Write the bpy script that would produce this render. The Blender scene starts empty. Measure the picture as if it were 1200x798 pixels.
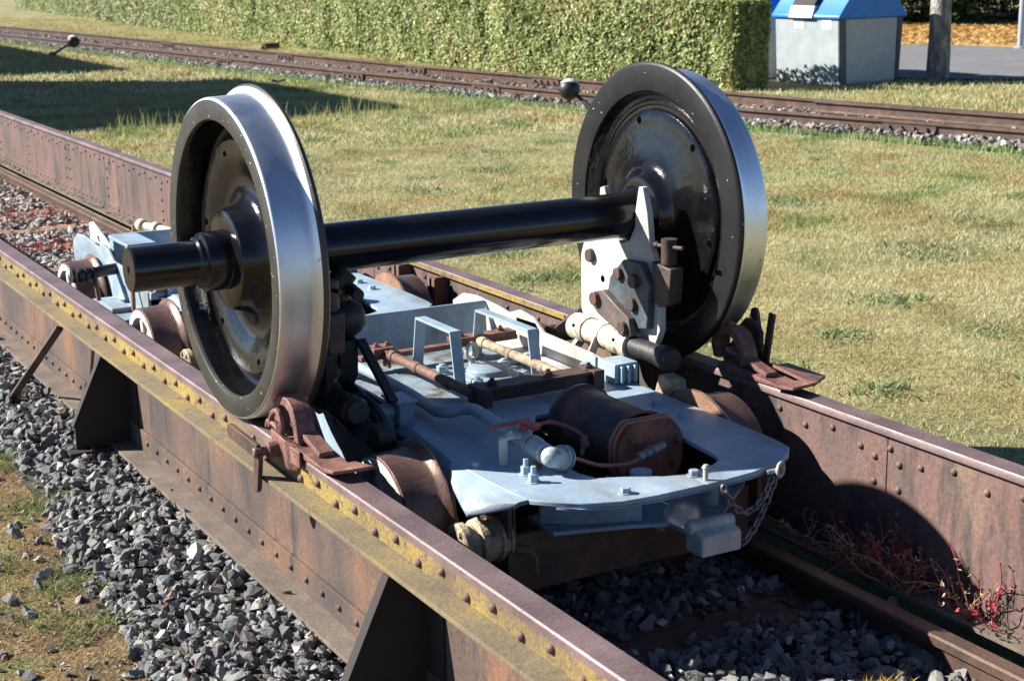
import bpy, math, random
import numpy as np
from mathutils import Vector, Matrix
R = math.radians
rnd = random.Random(7)
nrg = np.random.default_rng(11)
S = bpy.context.scene
COL = S.collection

# ------------------------------------------------------------------ camera
yaw, pit, rol = 0.5133, 0.2407, -0.016
fw = Vector((math.sin(yaw)*math.cos(pit), math.cos(yaw)*math.cos(pit), -math.sin(pit)))
rt = Vector((math.cos(yaw), -math.sin(yaw), 0)); up = rt.cross(fw)
rt2 = rt*math.cos(rol) + up*math.sin(rol); up2 = -rt*math.sin(rol) + up*math.cos(rol)
cd = bpy.data.cameras.new('camera'); cam = bpy.data.objects.new('camera', cd); COL.objects.link(cam)
m = Matrix((rt2, up2, -fw)).transposed().to_4x4(); m.translation = Vector((-2.2875, -4.3212, 1.3166))
cam.matrix_world = m
cd.sensor_width = 36; cd.lens = 1849.24/1200*36; cd.clip_end = 2000; cd.clip_start = 0.05
cd.dof.use_dof = True; cd.dof.focus_distance = 4.7; cd.dof.aperture_fstop = 9
S.camera = cam

# ------------------------------------------------------------------ sky, sun, exposure
sun_to = Vector((-1.0, 0.776, 0.81)).normalized()
elev = math.asin(sun_to.z); azim = math.atan2(sun_to.x, sun_to.y)
w = bpy.data.worlds.new('World'); S.world = w; w.use_nodes = True
nt = w.node_tree; bg = nt.nodes['Background']
sk = nt.nodes.new('ShaderNodeTexSky'); sk.sky_type = 'NISHITA'; sk.sun_disc = False
sk.sun_elevation = elev; sk.sun_rotation = azim; sk.air_density = 0.55; sk.dust_density = 0.05; sk.ozone_density = 4.0
nt.links.new(sk.outputs[0], bg.inputs[0]); bg.inputs[1].default_value = 0.06
ld = bpy.data.lights.new('sun', 'SUN'); ld.energy = 5.0; ld.angle = R(0.5); ld.color = (1, 0.96, 0.90)
lo = bpy.data.objects.new('sun', ld); COL.objects.link(lo); lo.location = (-10, 8, 12)
lo.rotation_mode = 'QUATERNION'; lo.rotation_quaternion = (-sun_to).to_track_quat('-Z', 'Y')
S.view_settings.view_transform = 'Standard'; S.view_settings.look = 'None'
S.view_settings.gamma = 1; S.view_settings.use_curve_mapping = False
S.view_settings.exposure = 1.28
S.cycles.max_bounces = 6; S.cycles.use_denoising = True

# ------------------------------------------------------------------ materials
def mk(name):
    mt = bpy.data.materials.new(name); mt.use_nodes = True
    t = mt.node_tree; return mt, t, t.nodes['Principled BSDF']
def N(t, kind, **kw):
    n = t.nodes.new(kind)
    for k, v in kw.items():
        if k.startswith('_'): setattr(n, k[1:], v)
        else: n.inputs[k.replace('~', ' ')].default_value = v
    return n
def noise(t, scale, detail=5, rough=0.6, stretch=None, vec='Object'):
    tc = t.nodes.new('ShaderNodeTexCoord'); n = N(t, 'ShaderNodeTexNoise', Scale=scale, Detail=detail, Roughness=rough)
    if stretch:
        mp = t.nodes.new('ShaderNodeMapping'); mp.inputs['Scale'].default_value = stretch
        t.links.new(tc.outputs[vec], mp.inputs[0]); t.links.new(mp.outputs[0], n.inputs['Vector'])
    else: t.links.new(tc.outputs[vec], n.inputs['Vector'])
    return n.outputs['Fac']
def ramp(t, fac, stops):
    r = t.nodes.new('ShaderNodeValToRGB'); e = r.color_ramp.elements
    while len(e) < len(stops): e.new(0.5)
    for i, (p, c) in enumerate(stops):
        e[i].position = p
        if not hasattr(c, '__len__'): c = (c, c, c)
        e[i].color = (*c, 1)
    t.links.new(fac, r.inputs[0]); return r.outputs[0]
def mix(t, fac, a, b):
    n = t.nodes.new('ShaderNodeMix'); n.data_type = 'RGBA'
    for s, v in ((0, fac), (6, a), (7, b)):
        if hasattr(v, 'links') or hasattr(v, 'is_linked'): t.links.new(v, n.inputs[s])
        elif s == 0: n.inputs[0].default_value = v
        else: n.inputs[s].default_value = (*v, 1)
    return n.outputs[2]
def bump(t, bs, fac, strength, dist=0.01):
    b = t.nodes.new('ShaderNodeBump'); b.inputs['Strength'].default_value = strength; b.inputs['Distance'].default_value = dist
    t.links.new(fac, b.inputs['Height']); t.links.new(b.outputs[0], bs.inputs['Normal'])
def patchy(name, stops, scale=6, rough=0.7, metal=0.0, spot=None, spot_at=(0.62, 0.68), spot_scale=14, stretch=None,
           bs=0.3, bscale=90, bdist=0.004, fine=0.25, sp_stretch=None):
    """A surface whose own colour varies in patches, with an optional second tone in spots."""
    mt, t, b = mk(name)
    c = ramp(t, noise(t, scale, 6, 0.62, stretch), stops)
    if spot:
        f = ramp(t, noise(t, spot_scale, 5, 0.65, sp_stretch), [(spot_at[0], 0.0), (spot_at[1], 1.0)])
        c = mix(t, f, c, spot)
    if fine:
        g = ramp(t, noise(t, bscale*1.3, 3, 0.6), [(0.3, 1-fine), (0.7, 1+fine)])
        mm = t.nodes.new('ShaderNodeMix'); mm.data_type = 'RGBA'; mm.blend_type = 'MULTIPLY'; mm.inputs[0].default_value = 1
        t.links.new(c, mm.inputs[6]); t.links.new(g, mm.inputs[7]); c = mm.outputs[2]
    t.links.new(c, b.inputs['Base Color'])
    b.inputs['Metallic'].default_value = metal
    rr = ramp(t, noise(t, scale*3, 3), [(0.3, rough-0.1), (0.7, min(1, rough+0.1))]); t.links.new(rr, b.inputs['Roughness'])
    if bs: bump(t, b, noise(t, bscale, 4, 0.6), bs, bdist)
    return mt
M = {}
def grime(mt, col, scale, lo, hi, stretch, amount):
    t = mt.node_tree; b = t.nodes['Principled BSDF']; src = b.inputs['Base Color'].links[0].from_socket
    f = ramp(t, noise(t, scale, 6, 0.7, stretch), [(lo, 0.0), (hi, amount)]); t.links.new(mix(t, f, src, col), b.inputs['Base Color'])
M['trolley_paint'] = patchy('trolley_paint', [(0.3, (0.23, 0.32, 0.40)), (0.6, (0.31, 0.40, 0.47)), (0.75, (0.38, 0.45, 0.50))], 9, 0.45,
                     spot=(0.20, 0.13, 0.09), spot_at=(0.68, 0.74), spot_scale=11, bs=0.15, fine=0.08)
M['white_paint'] = patchy('white_paint', [(0.3, (0.46, 0.47, 0.44)), (0.7, (0.60, 0.60, 0.56))], 12, 0.5,
                     spot=(0.30, 0.15, 0.07), spot_at=(0.60, 0.72), spot_scale=13, bs=0.15, fine=0.08)
grime(M['trolley_paint'], (0.13, 0.10, 0.08), 3.5, 0.45, 0.70, (1, 0.35, 1), 0.75); grime(M['trolley_paint'], (0.5, 0.53, 0.54), 28, 0.62, 0.68, None, 0.4); grime(M['white_paint'], (0.22, 0.14, 0.09), 5, 0.46, 0.72, (1, 1, 0.5), 0.8)
M['cream_paint'] = patchy('cream_paint', [(0.3, (0.42, 0.38, 0.27)), (0.7, (0.62, 0.58, 0.46))], 14, 0.6,
                     spot=(0.22, 0.12, 0.05), spot_at=(0.56, 0.66), spot_scale=22, bs=0.4, bdist=0.006)
M['tan_dirty'] = patchy('tan_dirty', [(0.3, (0.15, 0.10, 0.07)), (0.5, (0.32, 0.25, 0.16)), (0.7, (0.46, 0.39, 0.28))], 16, 0.75, bs=0.6, bdist=0.008)
M['rust'] = patchy('rust', [(0.3, (0.07, 0.035, 0.03)), (0.5, (0.15, 0.075, 0.055)), (0.7, (0.24, 0.115, 0.075))], 7, 0.7, bs=0.4)
M['rust_dark'] = patchy('rust_dark', [(0.3, (0.03, 0.02, 0.018)), (0.5, (0.07, 0.04, 0.032)), (0.7, (0.13, 0.06, 0.04))], 8, 0.6, bs=0.4)
M['rust_pink'] = patchy('rust_pink', [(0.3, (0.08, 0.035, 0.03)), (0.5, (0.17, 0.075, 0.06)), (0.7, (0.27, 0.13, 0.10))], 14, 0.65,
                     spot=(0.40, 0.30, 0.10), spot_at=(0.68, 0.72), bs=0.5)
M['rust_orange'] = patchy('rust_orange', [(0.3, (0.15, 0.07, 0.04)), (0.6, (0.30, 0.16, 0.09)), (0.75, (0.38, 0.24, 0.15))], 9, 0.7, bs=0.4)
M['web_rust'] = patchy('web_rust', [(0.30, (0.035, 0.027, 0.026)), (0.43, (0.065, 0.048, 0.042)), (0.55, (0.115, 0.070, 0.050)), (0.69, (0.21, 0.10, 0.05))],
                     2.2, 0.75, stretch=(1, 1.0, 0.55), spot=(0.045, 0.035, 0.035), spot_at=(0.56, 0.66), spot_scale=7, sp_stretch=(1, 1.6, 0.35), bs=0.35, bscale=60)
M['web_inner'] = patchy('web_inner', [(0.28, (0.06, 0.045, 0.04)), (0.45, (0.12, 0.078, 0.068)), (0.6, (0.165, 0.092, 0.075)), (0.75, (0.20, 0.135, 0.09))],
                     2.6, 0.7, stretch=(1, 0.9, 0.5), spot=(0.05, 0.042, 0.038), spot_at=(0.50, 0.66), spot_scale=6, sp_stretch=(1, 1.8, 0.4), bs=0.3, bscale=70)
M['rail_head'] = patchy('rail_head', [(0.3, (0.12, 0.083, 0.082)), (0.55, (0.19, 0.13, 0.125)), (0.75, (0.26, 0.175, 0.165))], 5, 0.5, metal=0.25,
                     spot=(0.30, 0.13, 0.10), spot_at=(0.62, 0.72), spot_scale=8, bs=0.2, bscale=120)
M['lichen'] = patchy('lichen', [(0.32, (0.10, 0.072, 0.052)), (0.41, (0.17, 0.12, 0.05)), (0.49, (0.23, 0.165, 0.05)), (0.62, (0.30, 0.21, 0.045))], 3.2, 0.85,
                     spot=(0.12, 0.076, 0.050), spot_at=(0.54, 0.64), spot_scale=26, bs=0.6, bdist=0.006)
M['ledge'] = patchy('ledge', [(0.32, (0.13, 0.10, 0.065)), (0.5, (0.18, 0.14, 0.075)), (0.68, (0.25, 0.18, 0.045))], 3.2, 0.85, spot=(0.12, 0.09, 0.065), spot_at=(0.55, 0.66), spot_scale=18, bs=0.5)
M['flange_dirt'] = patchy('flange_dirt', [(0.3, (0.10, 0.075, 0.058)), (0.6, (0.16, 0.125, 0.095)), (0.75, (0.22, 0.155, 0.10))], 8, 0.85, bs=0.5)
M['narrow_rail'] = patchy('narrow_rail', [(0.3, (0.085, 0.055, 0.045)), (0.6, (0.15, 0.095, 0.07)), (0.75, (0.23, 0.145, 0.105))], 6, 0.45, metal=0.35, bs=0.2)
M['tread_worn'] = patchy('tread_worn', [(0.3, (0.11, 0.062, 0.05)), (0.6, (0.18, 0.105, 0.08)), (0.75, (0.24, 0.15, 0.12))], 10, 0.38, metal=0.45, bs=0.15)
M['sleeper_wood'] = patchy('sleeper_wood', [(0.3, (0.06, 0.045, 0.035)), (0.6, (0.14, 0.095, 0.075)), (0.8, (0.22, 0.15, 0.12))], 8, 0.9, stretch=(0.3, 4, 4), bs=0.7)
M['soil'] = patchy('soil', [(0.35, (0.07, 0.05, 0.035)), (0.65, (0.13, 0.10, 0.07))], 8, 0.95, bs=0.6, bscale=40, bdist=0.02)
M['rubber'] = patchy('rubber', [(0.3, (0.012, 0.012, 0.014)), (0.7, (0.03, 0.03, 0.032))], 12, 0.45, bs=0.1)
M['red_lever'] = patchy('red_lever', [(0.3, (0.30, 0.05, 0.05)), (0.7, (0.42, 0.10, 0.09))], 25, 0.45, spot=(0.45, 0.33, 0.3), bs=0.2)
M['steel_dull'] = patchy('steel_dull', [(0.3, (0.16, 0.14, 0.13)), (0.7, (0.30, 0.27, 0.25))], 20, 0.5, metal=0.5, bs=0.3)
M['cap_rust'] = patchy('cap_rust', [(0.3, (0.05, 0.025, 0.02)), (0.5, (0.16, 0.055, 0.035)), (0.7, (0.28, 0.10, 0.06))], 9, 0.6, bs=0.5)
M['barrel'] = patchy('barrel', [(0.3, (0.025, 0.022, 0.024)), (0.5, (0.06, 0.035, 0.03)), (0.65, (0.17, 0.055, 0.035))], 6, 0.55, bs=0.4, bscale=70)
# black gloss paint of the wheel bodies, lumpy cast surface under it
mt, t, b = mk('wheel_black')
t.links.new(ramp(t, noise(t, 12), [(0.4, (0.004, 0.004, 0.005)), (0.75, (0.011, 0.011, 0.011))]), b.inputs['Base Color'])
b.inputs['Roughness'].default_value = 0.13; b.inputs['Specular IOR Level'].default_value = 0.5
bump(t, b, noise(t, 34, 4, 0.6), 0.22, 0.006); M['wheel_black'] = mt
mt, t, b = mk('axle_black')
t.links.new(ramp(t, noise(t, 10), [(0.4, (0.006, 0.006, 0.008)), (0.75, (0.012, 0.012, 0.014))]), b.inputs['Base Color'])
b.inputs['Roughness'].default_value = 0.17
bump(t, b, noise(t, 40, 3), 0.06, 0.004); M['axle_black'] = mt
mt, t, b = mk('rim_paint')                                     # the tyre's side face: thin dull paint with white chips
c = ramp(t, noise(t, 9), [(0.35, (0.040, 0.038, 0.032)), (0.7, (0.070, 0.067, 0.056))])
c = mix(t, ramp(t, noise(t, 70, 2, 0.5), [(0.70, 0.0), (0.735, 1.0)]), c, (0.55, 0.55, 0.52))
t.links.new(c, b.inputs['Base Color']); b.inputs['Roughness'].default_value = 0.42; b.inputs['Metallic'].default_value = 0.3
bump(t, b, noise(t, 90, 3), 0.15, 0.003); M['rim_paint'] = mt
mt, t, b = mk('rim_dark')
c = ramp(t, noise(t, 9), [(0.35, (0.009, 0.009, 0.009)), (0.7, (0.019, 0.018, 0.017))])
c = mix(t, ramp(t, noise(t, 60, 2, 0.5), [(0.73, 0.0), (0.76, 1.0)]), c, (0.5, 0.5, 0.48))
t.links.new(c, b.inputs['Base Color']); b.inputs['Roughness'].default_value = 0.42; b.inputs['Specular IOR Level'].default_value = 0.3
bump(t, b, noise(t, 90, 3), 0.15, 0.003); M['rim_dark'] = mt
mt, t, b = mk('tread_steel')
c = ramp(t, noise(t, 6, 5, 0.6), [(0.35, (0.66, 0.68, 0.71)), (0.7, (0.82, 0.84, 0.87))])
c = mix(t, ramp(t, noise(t, 45, 3, 0.5), [(0.68, 0.0), (0.75, 0.8)]), c, (0.22, 0.13, 0.10))
t.links.new(c, b.inputs['Base Color']); b.inputs['Metallic'].default_value = 1
t.links.new(ramp(t, noise(t, 8, 4), [(0.3, 0.34), (0.7, 0.46)]), b.inputs['Roughness'])
bump(t, b, noise(t, 55, 4, 0.6, (3, 0.6, 0.6)), 0.06, 0.003); M['tread_steel'] = mt
def plain(name, c, rough=0.6, metal=0.0):
    mt, t, b = mk(name)
    t.links.new(ramp(t, noise(t, 6), [(0.3, tuple(x*0.88 for x in c)), (0.7, tuple(min(1, x*1.1) for x in c))]), b.inputs['Base Color'])
    b.inputs['Roughness'].default_value = rough; b.inputs['Metallic'].default_value = metal; M[name] = mt; return mt
M['dirty_blue'] = patchy('dirty_blue', [(0.3, (0.025, 0.03, 0.034)), (0.55, (0.055, 0.07, 0.08)), (0.75, (0.12, 0.14, 0.15))], 10, 0.55, spot=(0.10, 0.05, 0.03), bs=0.3)
M['steel_brown'] = patchy('steel_brown', [(0.3, (0.06, 0.045, 0.04)), (0.6, (0.12, 0.09, 0.08)), (0.8, (0.18, 0.13, 0.11))], 10, 0.55, bs=0.3)
M['cock_paint'] = patchy('cock_paint', [(0.3, (0.26, 0.31, 0.34)), (0.7, (0.40, 0.44, 0.45))], 14, 0.5, spot=(0.20, 0.14, 0.10), spot_at=(0.62, 0.70), bs=0.25)
M['floor_dirty'] = patchy('floor_dirty', [(0.3, (0.10, 0.13, 0.15)), (0.5, (0.20, 0.25, 0.28)), (0.7, (0.30, 0.36, 0.40))], 5, 0.6, spot=(0.10, 0.07, 0.05), spot_at=(0.50, 0.62), spot_scale=9, bs=0.4)
M['grease'] = patchy('grease', [(0.3, (0.012, 0.012, 0.014)), (0.6, (0.028, 0.026, 0.026)), (0.8, (0.05, 0.04, 0.035))], 9, 0.5, bs=0.5)  # grease on hinge pins and latch gear; painted-in shade on the left claw
plain('copper', (0.42, 0.16, 0.11), 0.5, 0.3); plain('gusset_black', (0.022, 0.016, 0.014), 0.8); plain('hole_black', (0.002, 0.002, 0.002), 0.95); M['hole_black'].node_tree.nodes['Principled BSDF'].inputs['Specular IOR Level'].default_value = 0.0
plain('bin_grey', (0.34, 0.38, 0.39), 0.45); plain('bin_panel', (0.40, 0.41, 0.40), 0.55); plain('bin_frame', (0.06, 0.065, 0.075), 0.5)
plain('bin_blue', (0.012, 0.17, 0.55), 0.4); plain('bin_white', (0.8, 0.8, 0.78), 0.5); plain('bin_dark', (0.02, 0.015, 0.015), 0.7); plain('ink', (0.12, 0.12, 0.14), 0.6)
plain('lever_white', (0.62, 0.62, 0.60), 0.5); plain('lever_black', (0.012, 0.012, 0.012), 0.5); plain('pole_metal', (0.42, 0.45, 0.47), 0.45, 0.5)
plain('shed_wood', (0.16, 0.11, 0.07), 0.8); plain('shed_roof', (0.10, 0.09, 0.085), 0.8); plain('shed_door', (0.10, 0.13, 0.10), 0.7)
M['asphalt'] = patchy('asphalt', [(0.3, (0.13, 0.13, 0.135)), (0.7, (0.18, 0.18, 0.185))], 2, 0.9, bs=0.5, bscale=50)
M['leaf_ground'] = patchy('leaf_ground', [(0.3, (0.30, 0.20, 0.08)), (0.5, (0.42, 0.28, 0.11)), (0.7, (0.52, 0.38, 0.18))], 3, 0.95, bs=0.8, bscale=25, bdist=0.03, fine=0.4)
M['bark'] = patchy('bark', [(0.3, (0.08, 0.065, 0.05)), (0.48, (0.20, 0.175, 0.15)), (0.65, (0.42, 0.40, 0.35))], 5, 0.95, stretch=(2, 2, 0.8), bs=1.0, bscale=22, bdist=0.03)
M['lawn'] = patchy('lawn', [(0.32, (0.10, 0.11, 0.035)), (0.44, (0.20, 0.19, 0.07)), (0.56, (0.30, 0.27, 0.12)), (0.68, (0.26, 0.19, 0.07))], 1.3, 0.95,
                   spot=(0.11, 0.09, 0.05), spot_at=(0.55, 0.7), spot_scale=9, bs=0.8, bscale=40, bdist=0.02, fine=0.35)
M['moss_soil'] = patchy('moss_soil', [(0.34, (0.07, 0.045, 0.025)), (0.46, (0.13, 0.085, 0.035)), (0.56, (0.21, 0.13, 0.045)), (0.68, (0.14, 0.14, 0.04))], 5, 0.95, spot=(0.26, 0.21, 0.13), spot_at=(0.58, 0.66), spot_scale=22, bs=1.0, bscale=70, bdist=0.015, fine=0.4)
M['ballast_bed'] = patchy('ballast_bed', [(0.35, (0.04, 0.035, 0.03)), (0.65, (0.09, 0.08, 0.07))], 20, 0.95, bs=0.8, bscale=40, bdist=0.03, fine=0.4)
def attr_mat(name, rough=0.8, trans=0.0, sheen=False, bs=0):
    mt, t, b = mk(name); a = t.nodes.new('ShaderNodeAttribute'); a.attribute_name = 'tint'
    t.links.new(a.outputs['Color'], b.inputs['Base Color']); b.inputs['Roughness'].default_value = rough
    if trans:
        tr = t.nodes.new('ShaderNodeBsdfTranslucent'); t.links.new(a.outputs['Color'], tr.inputs[0])
        mx = t.nodes.new('ShaderNodeMixShader'); mx.inputs[0].default_value = trans
        t.links.new(b.outputs[0], mx.inputs[1]); t.links.new(tr.outputs[0], mx.inputs[2])
        t.links.new(mx.outputs[0], t.nodes['Material Output'].inputs[0])
    if bs: bump(t, b, noise(t, 60, 4, 0.7), bs, 0.01)
    M[name] = mt
attr_mat('blade', 0.7, 0.3); attr_mat('leaf', 0.5, 0.25); attr_mat('stone', 0.85, bs=0.6)

# ------------------------------------------------------------------ mesh helpers
def wloc(o):
    v = Vector((0, 0, 0))
    while o is not None: v += o.location; o = o.parent
    return v
def tag(o, label=None, cat=None, group=None, kind=None):
    if label: o['label'] = label
    if cat: o['category'] = cat
    if group: o['group'] = group
    if kind: o['kind'] = kind
    return o
def thing(name, label, cat, loc, group=None):
    o = bpy.data.objects.new(name, None); COL.objects.link(o); o.location = loc; o.empty_display_size = 0.1
    return tag(o, label, cat, group)
def kids(o): return [c for c in bpy.data.objects if c.parent == o]
def copy_tree(o, parent=None, skip=()):
    c = o.copy(); COL.objects.link(c); c.parent = parent
    for ch in kids(o):
        if ch not in skip: copy_tree(ch, c, skip)
    return c
def basis(d):
    d = Vector(d).normalized(); a = Vector((0, 0, 1)) if abs(d.z) < 0.9 else Vector((1, 0, 0))
    u = d.cross(a).normalized(); return d, u, d.cross(u).normalized()
class MB:
    def __init__(s): s.v = []; s.f = []; s.m = []
    def add(s, vs, fs, mi=0):
        k = len(s.v); s.v += [tuple(v) for v in vs]; s.f += [tuple(i+k for i in f) for f in fs]; s.m += [mi]*len(fs); return s
    def hexa(s, p, mi=0):
        return s.add(p, [(0, 3, 2, 1), (4, 5, 6, 7), (0, 1, 5, 4), (1, 2, 6, 5), (2, 3, 7, 6), (3, 0, 4, 7)], mi)
    def box(s, x0, x1, y0, y1, z0, z1, mi=0, rot=None):
        p = [(x0, y0, z0), (x1, y0, z0), (x1, y1, z0), (x0, y1, z0), (x0, y0, z1), (x1, y0, z1), (x1, y1, z1), (x0, y1, z1)]
        if rot:
            c = Vector(((x0+x1)/2, (y0+y1)/2, (z0+z1)/2)); q = Matrix.Rotation(rot[1], 3, rot[0])
            p = [q @ (Vector(a)-c) + c for a in p]
        return s.hexa(p, mi)
    def bar(s, a, b, w, h, mi=0, upv=(0, 0, 1)):
        """Flat bar from a to b, w wide across, h thick along upv."""
        a, b = Vector(a), Vector(b); d = (b-a).normalized(); u = Vector(upv); sd = d.cross(u).normalized(); u = sd.cross(d).normalized()
        p = []
        for q in (-h/2, h/2):
            for (e, f) in ((a, -1), (a, 1), (b, 1), (b, -1)): p.append(e + sd*f*w/2 + u*q)
        return s.hexa(p, mi)
    def cyl(s, a, b, r0, r1=None, n=24, mi=0, cap=True):
        r1 = r0 if r1 is None else r1; a, b = Vector(a), Vector(b); d, u, v = basis(b-a)
        vs = []
        for c, r in ((a, r0), (b, r1)):
            for i in range(n): th = 2*math.pi*i/n; vs.append(c + (u*math.cos(th)+v*math.sin(th))*r)
        fs = [(i, (i+1) % n, n+(i+1) % n, n+i) for i in range(n)]
        if cap: fs += [tuple(range(n))[::-1], tuple(range(n, 2*n))]
        return s.add(vs, fs, mi)
    def lathe(s, prof, o, axis, n=96, mis=None, closed=False):
        """prof: (distance along axis, radius)."""
        o = Vector(o); d, u, v = basis(axis); vs = []; 
        for (a, r) in prof:
            for i in range(n): th = 2*math.pi*i/n; vs.append(o + d*a + (u*math.cos(th)+v*math.sin(th))*max(r, 1e-5))
        k = len(prof); k0 = len(s.v); s.v += [tuple(x) for x in vs]
        for j in range(k if closed else k-1):
            j2 = (j+1) % k
            for i in range(n):
                s.f.append((k0+j*n+i, k0+j*n+(i+1) % n, k0+j2*n+(i+1) % n, k0+j2*n+i)); s.m.append(mis[j] if mis else 0)
        return s
    def prism(s, pts, ax, a, b, mi=0):
        def P(p, c):
            return {'x': (c, p[0], p[1]), 'y': (p[0], c, p[1]), 'z': (p[0], p[1], c)}[ax]
        n = len(pts); vs = [P(p, a) for p in pts] + [P(p, b) for p in pts]
        return s.add(vs, [tuple(range(n)), tuple(range(n, 2*n))[::-1]] + [(i, (i+1) % n, n+(i+1) % n, n+i) for i in range(n)], mi)
    def tube(s, pts, r, n=12, mi=0, smooth=6, closed=False, cap=True):
        P = [Vector(p) for p in pts]
        if smooth > 1 and len(P) > 2:
            Q = []; L = len(P)
            rng = range(L if closed else L-1)
            for i in rng:
                p0 = P[(i-1) % L] if closed or i > 0 else P[i]; p1 = P[i]; p2 = P[(i+1) % L]; p3 = P[(i+2) % L] if closed or i+2 < L else P[(i+1) % L]
                for k in range(smooth):
                    t_ = k/smooth
                    Q.append(0.5*((2*p1) + (p2-p0)*t_ + (2*p0-5*p1+4*p2-p3)*t_**2 + (3*p1-p0-3*p2+p3)*t_**3))
            if not closed: Q.append(P[-1])
            P = Q
        L = len(P); d0 = (P[1]-P[0]).normalized(); _, u, _v = basis(d0); vs = []
        for i in range(L):
            if closed: d = (P[(i+1) % L]-P[i-1]).normalized()
            else: d = (P[min(i+1, L-1)]-P[max(i-1, 0)]).normalized()
            u = (u - d*u.dot(d)).normalized(); v = d.cross(u)
            rr = r if not hasattr(r, '__len__') else r[0] + (r[1]-r[0])*i/(L-1)
            for k in range(n): th = 2*math.pi*k/n; vs.append(P[i] + (u*math.cos(th)+v*math.sin(th))*rr)
        fs = []
        for i in range(L if closed else L-1):
            j = (i+1) % L
            for k in range(n): fs.append((i*n+k, i*n+(k+1) % n, j*n+(k+1) % n, j*n+k))
        if not closed and cap: fs += [tuple(range(n))[::-1], tuple(range((L-1)*n, L*n))]
        return s.add(vs, fs, mi)
    def rivet(s, p, d, r=0.011, h=0.008, mi=0, n=10):
        prof = [(-0.002, r), (h*0.35, r*0.94), (h*0.75, r*0.66), (h, r*0.25), (h, 0)]
        return s.lathe(prof, p, d, n, [mi]*5)
    def bolt(s, p, d, r=0.016, h=0.014, stud=0.012, mi=0):
        p = Vector(p); d = Vector(d).normalized(); off = rnd.random()
        s.cyl(p-d*0.002, p+d*0.003, r*1.35, n=20, mi=mi); s.cyl(p+d*0.003, p+d*h, r, n=6, mi=mi)
        if stud: s.cyl(p+d*h, p+d*(h+stud), r*0.55, r*0.5, n=12, mi=mi)
        return s
    def build(s, name, mats, parent=None, bevel=0.0, sharp=38, bseg=2):
        me = bpy.data.meshes.new(name); o = bpy.data.objects.new(name, me)
        off = wloc(parent) if parent else Vector((0, 0, 0))
        me.from_pydata([tuple(Vector(v)-off) for v in s.v], [], s.f)
        for mt_ in (mats if isinstance(mats, (list, tuple)) else [mats]): me.materials.append(M[mt_])
        me.polygons.foreach_set('material_index', s.m); me.polygons.foreach_set('use_smooth', [True]*len(s.f))
        me.update(); 
        import bmesh
        bm = bmesh.new(); bm.from_mesh(me); bmesh.ops.recalc_face_normals(bm, faces=bm.faces); bm.to_mesh(me); bm.free()
        me.set_sharp_from_angle(angle=R(sharp))
        COL.objects.link(o); o.parent = parent
        if bevel:
            bv = o.modifiers.new('edge', 'BEVEL'); bv.width = bevel; bv.segments = bseg; bv.limit_method = 'ANGLE'; bv.angle_limit = R(35)
            bv.harden_normals = False
        return o
def top(mb, name, mats, loc, label, cat, group=None, bevel=0.0, sharp=38):
    """A thing made of a single mesh, origin at its base."""
    o = mb.build(name, mats, None, bevel, sharp)
    L = Vector(loc); o.data.transform(Matrix.Translation(-L)); o.location = L
    return tag(o, label, cat, group)
def np_mesh(name, verts, faces, mat, tint=None, kind=None, nper=None, smooth=False):
    """verts (n,3), faces (m,k) numpy; tint per vertex (n,3)."""
    me = bpy.data.meshes.new(name); nv, nf, k = len(verts), len(faces), faces.shape[1]
    me.vertices.add(nv); me.vertices.foreach_set('co', verts.astype(np.float32).ravel())
    me.loops.add(nf*k); me.loops.foreach_set('vertex_index', faces.astype(np.int32).ravel())
    me.polygons.add(nf); me.polygons.foreach_set('loop_start', np.arange(0, nf*k, k, dtype=np.int32))
    me.polygons.foreach_set('loop_total', np.full(nf, k, np.int32))
    me.polygons.foreach_set('use_smooth', np.full(nf, bool(smooth)))
    if tint is not None:
        a = me.attributes.new('tint', 'FLOAT_COLOR', 'POINT'); c = np.ones((nv, 4), np.float32); c[:, :3] = tint; a.data.foreach_set('color', c.ravel())
    me.materials.append(M[mat]); me.update(calc_edges=True); me.validate()
    o = bpy.data.objects.new(name, me); COL.objects.link(o)
    if kind: o['kind'] = kind
    return o
def vnoise(x, y, s, seed=0):
    """value noise, 0..1"""
    x = x*s; y = y*s; xi = np.floor(x).astype(np.int64); yi = np.floor(y).astype(np.int64); fx = x-xi; fy = y-yi
    fx = fx*fx*(3-2*fx); fy = fy*fy*(3-2*fy)
    def h(a, b_):
        n = (a*374761393 + b_*668265263 + seed*1442695041) & 0xffffffff
        n = ((n ^ (n >> 13))*1274126177) & 0xffffffff
        return ((n ^ (n >> 16)) & 0xffff)/65535.0
    return (h(xi, yi)*(1-fx)+h(xi+1, yi)*fx)*(1-fy) + (h(xi, yi+1)*(1-fx)+h(xi+1, yi+1)*fx)*fy
def fbm(x, y, s, seed=0): return (vnoise(x, y, s, seed)*0.5+vnoise(x, y, s*2.1, seed+1)*0.3+vnoise(x, y, s*4.3, seed+2)*0.2)

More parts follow.
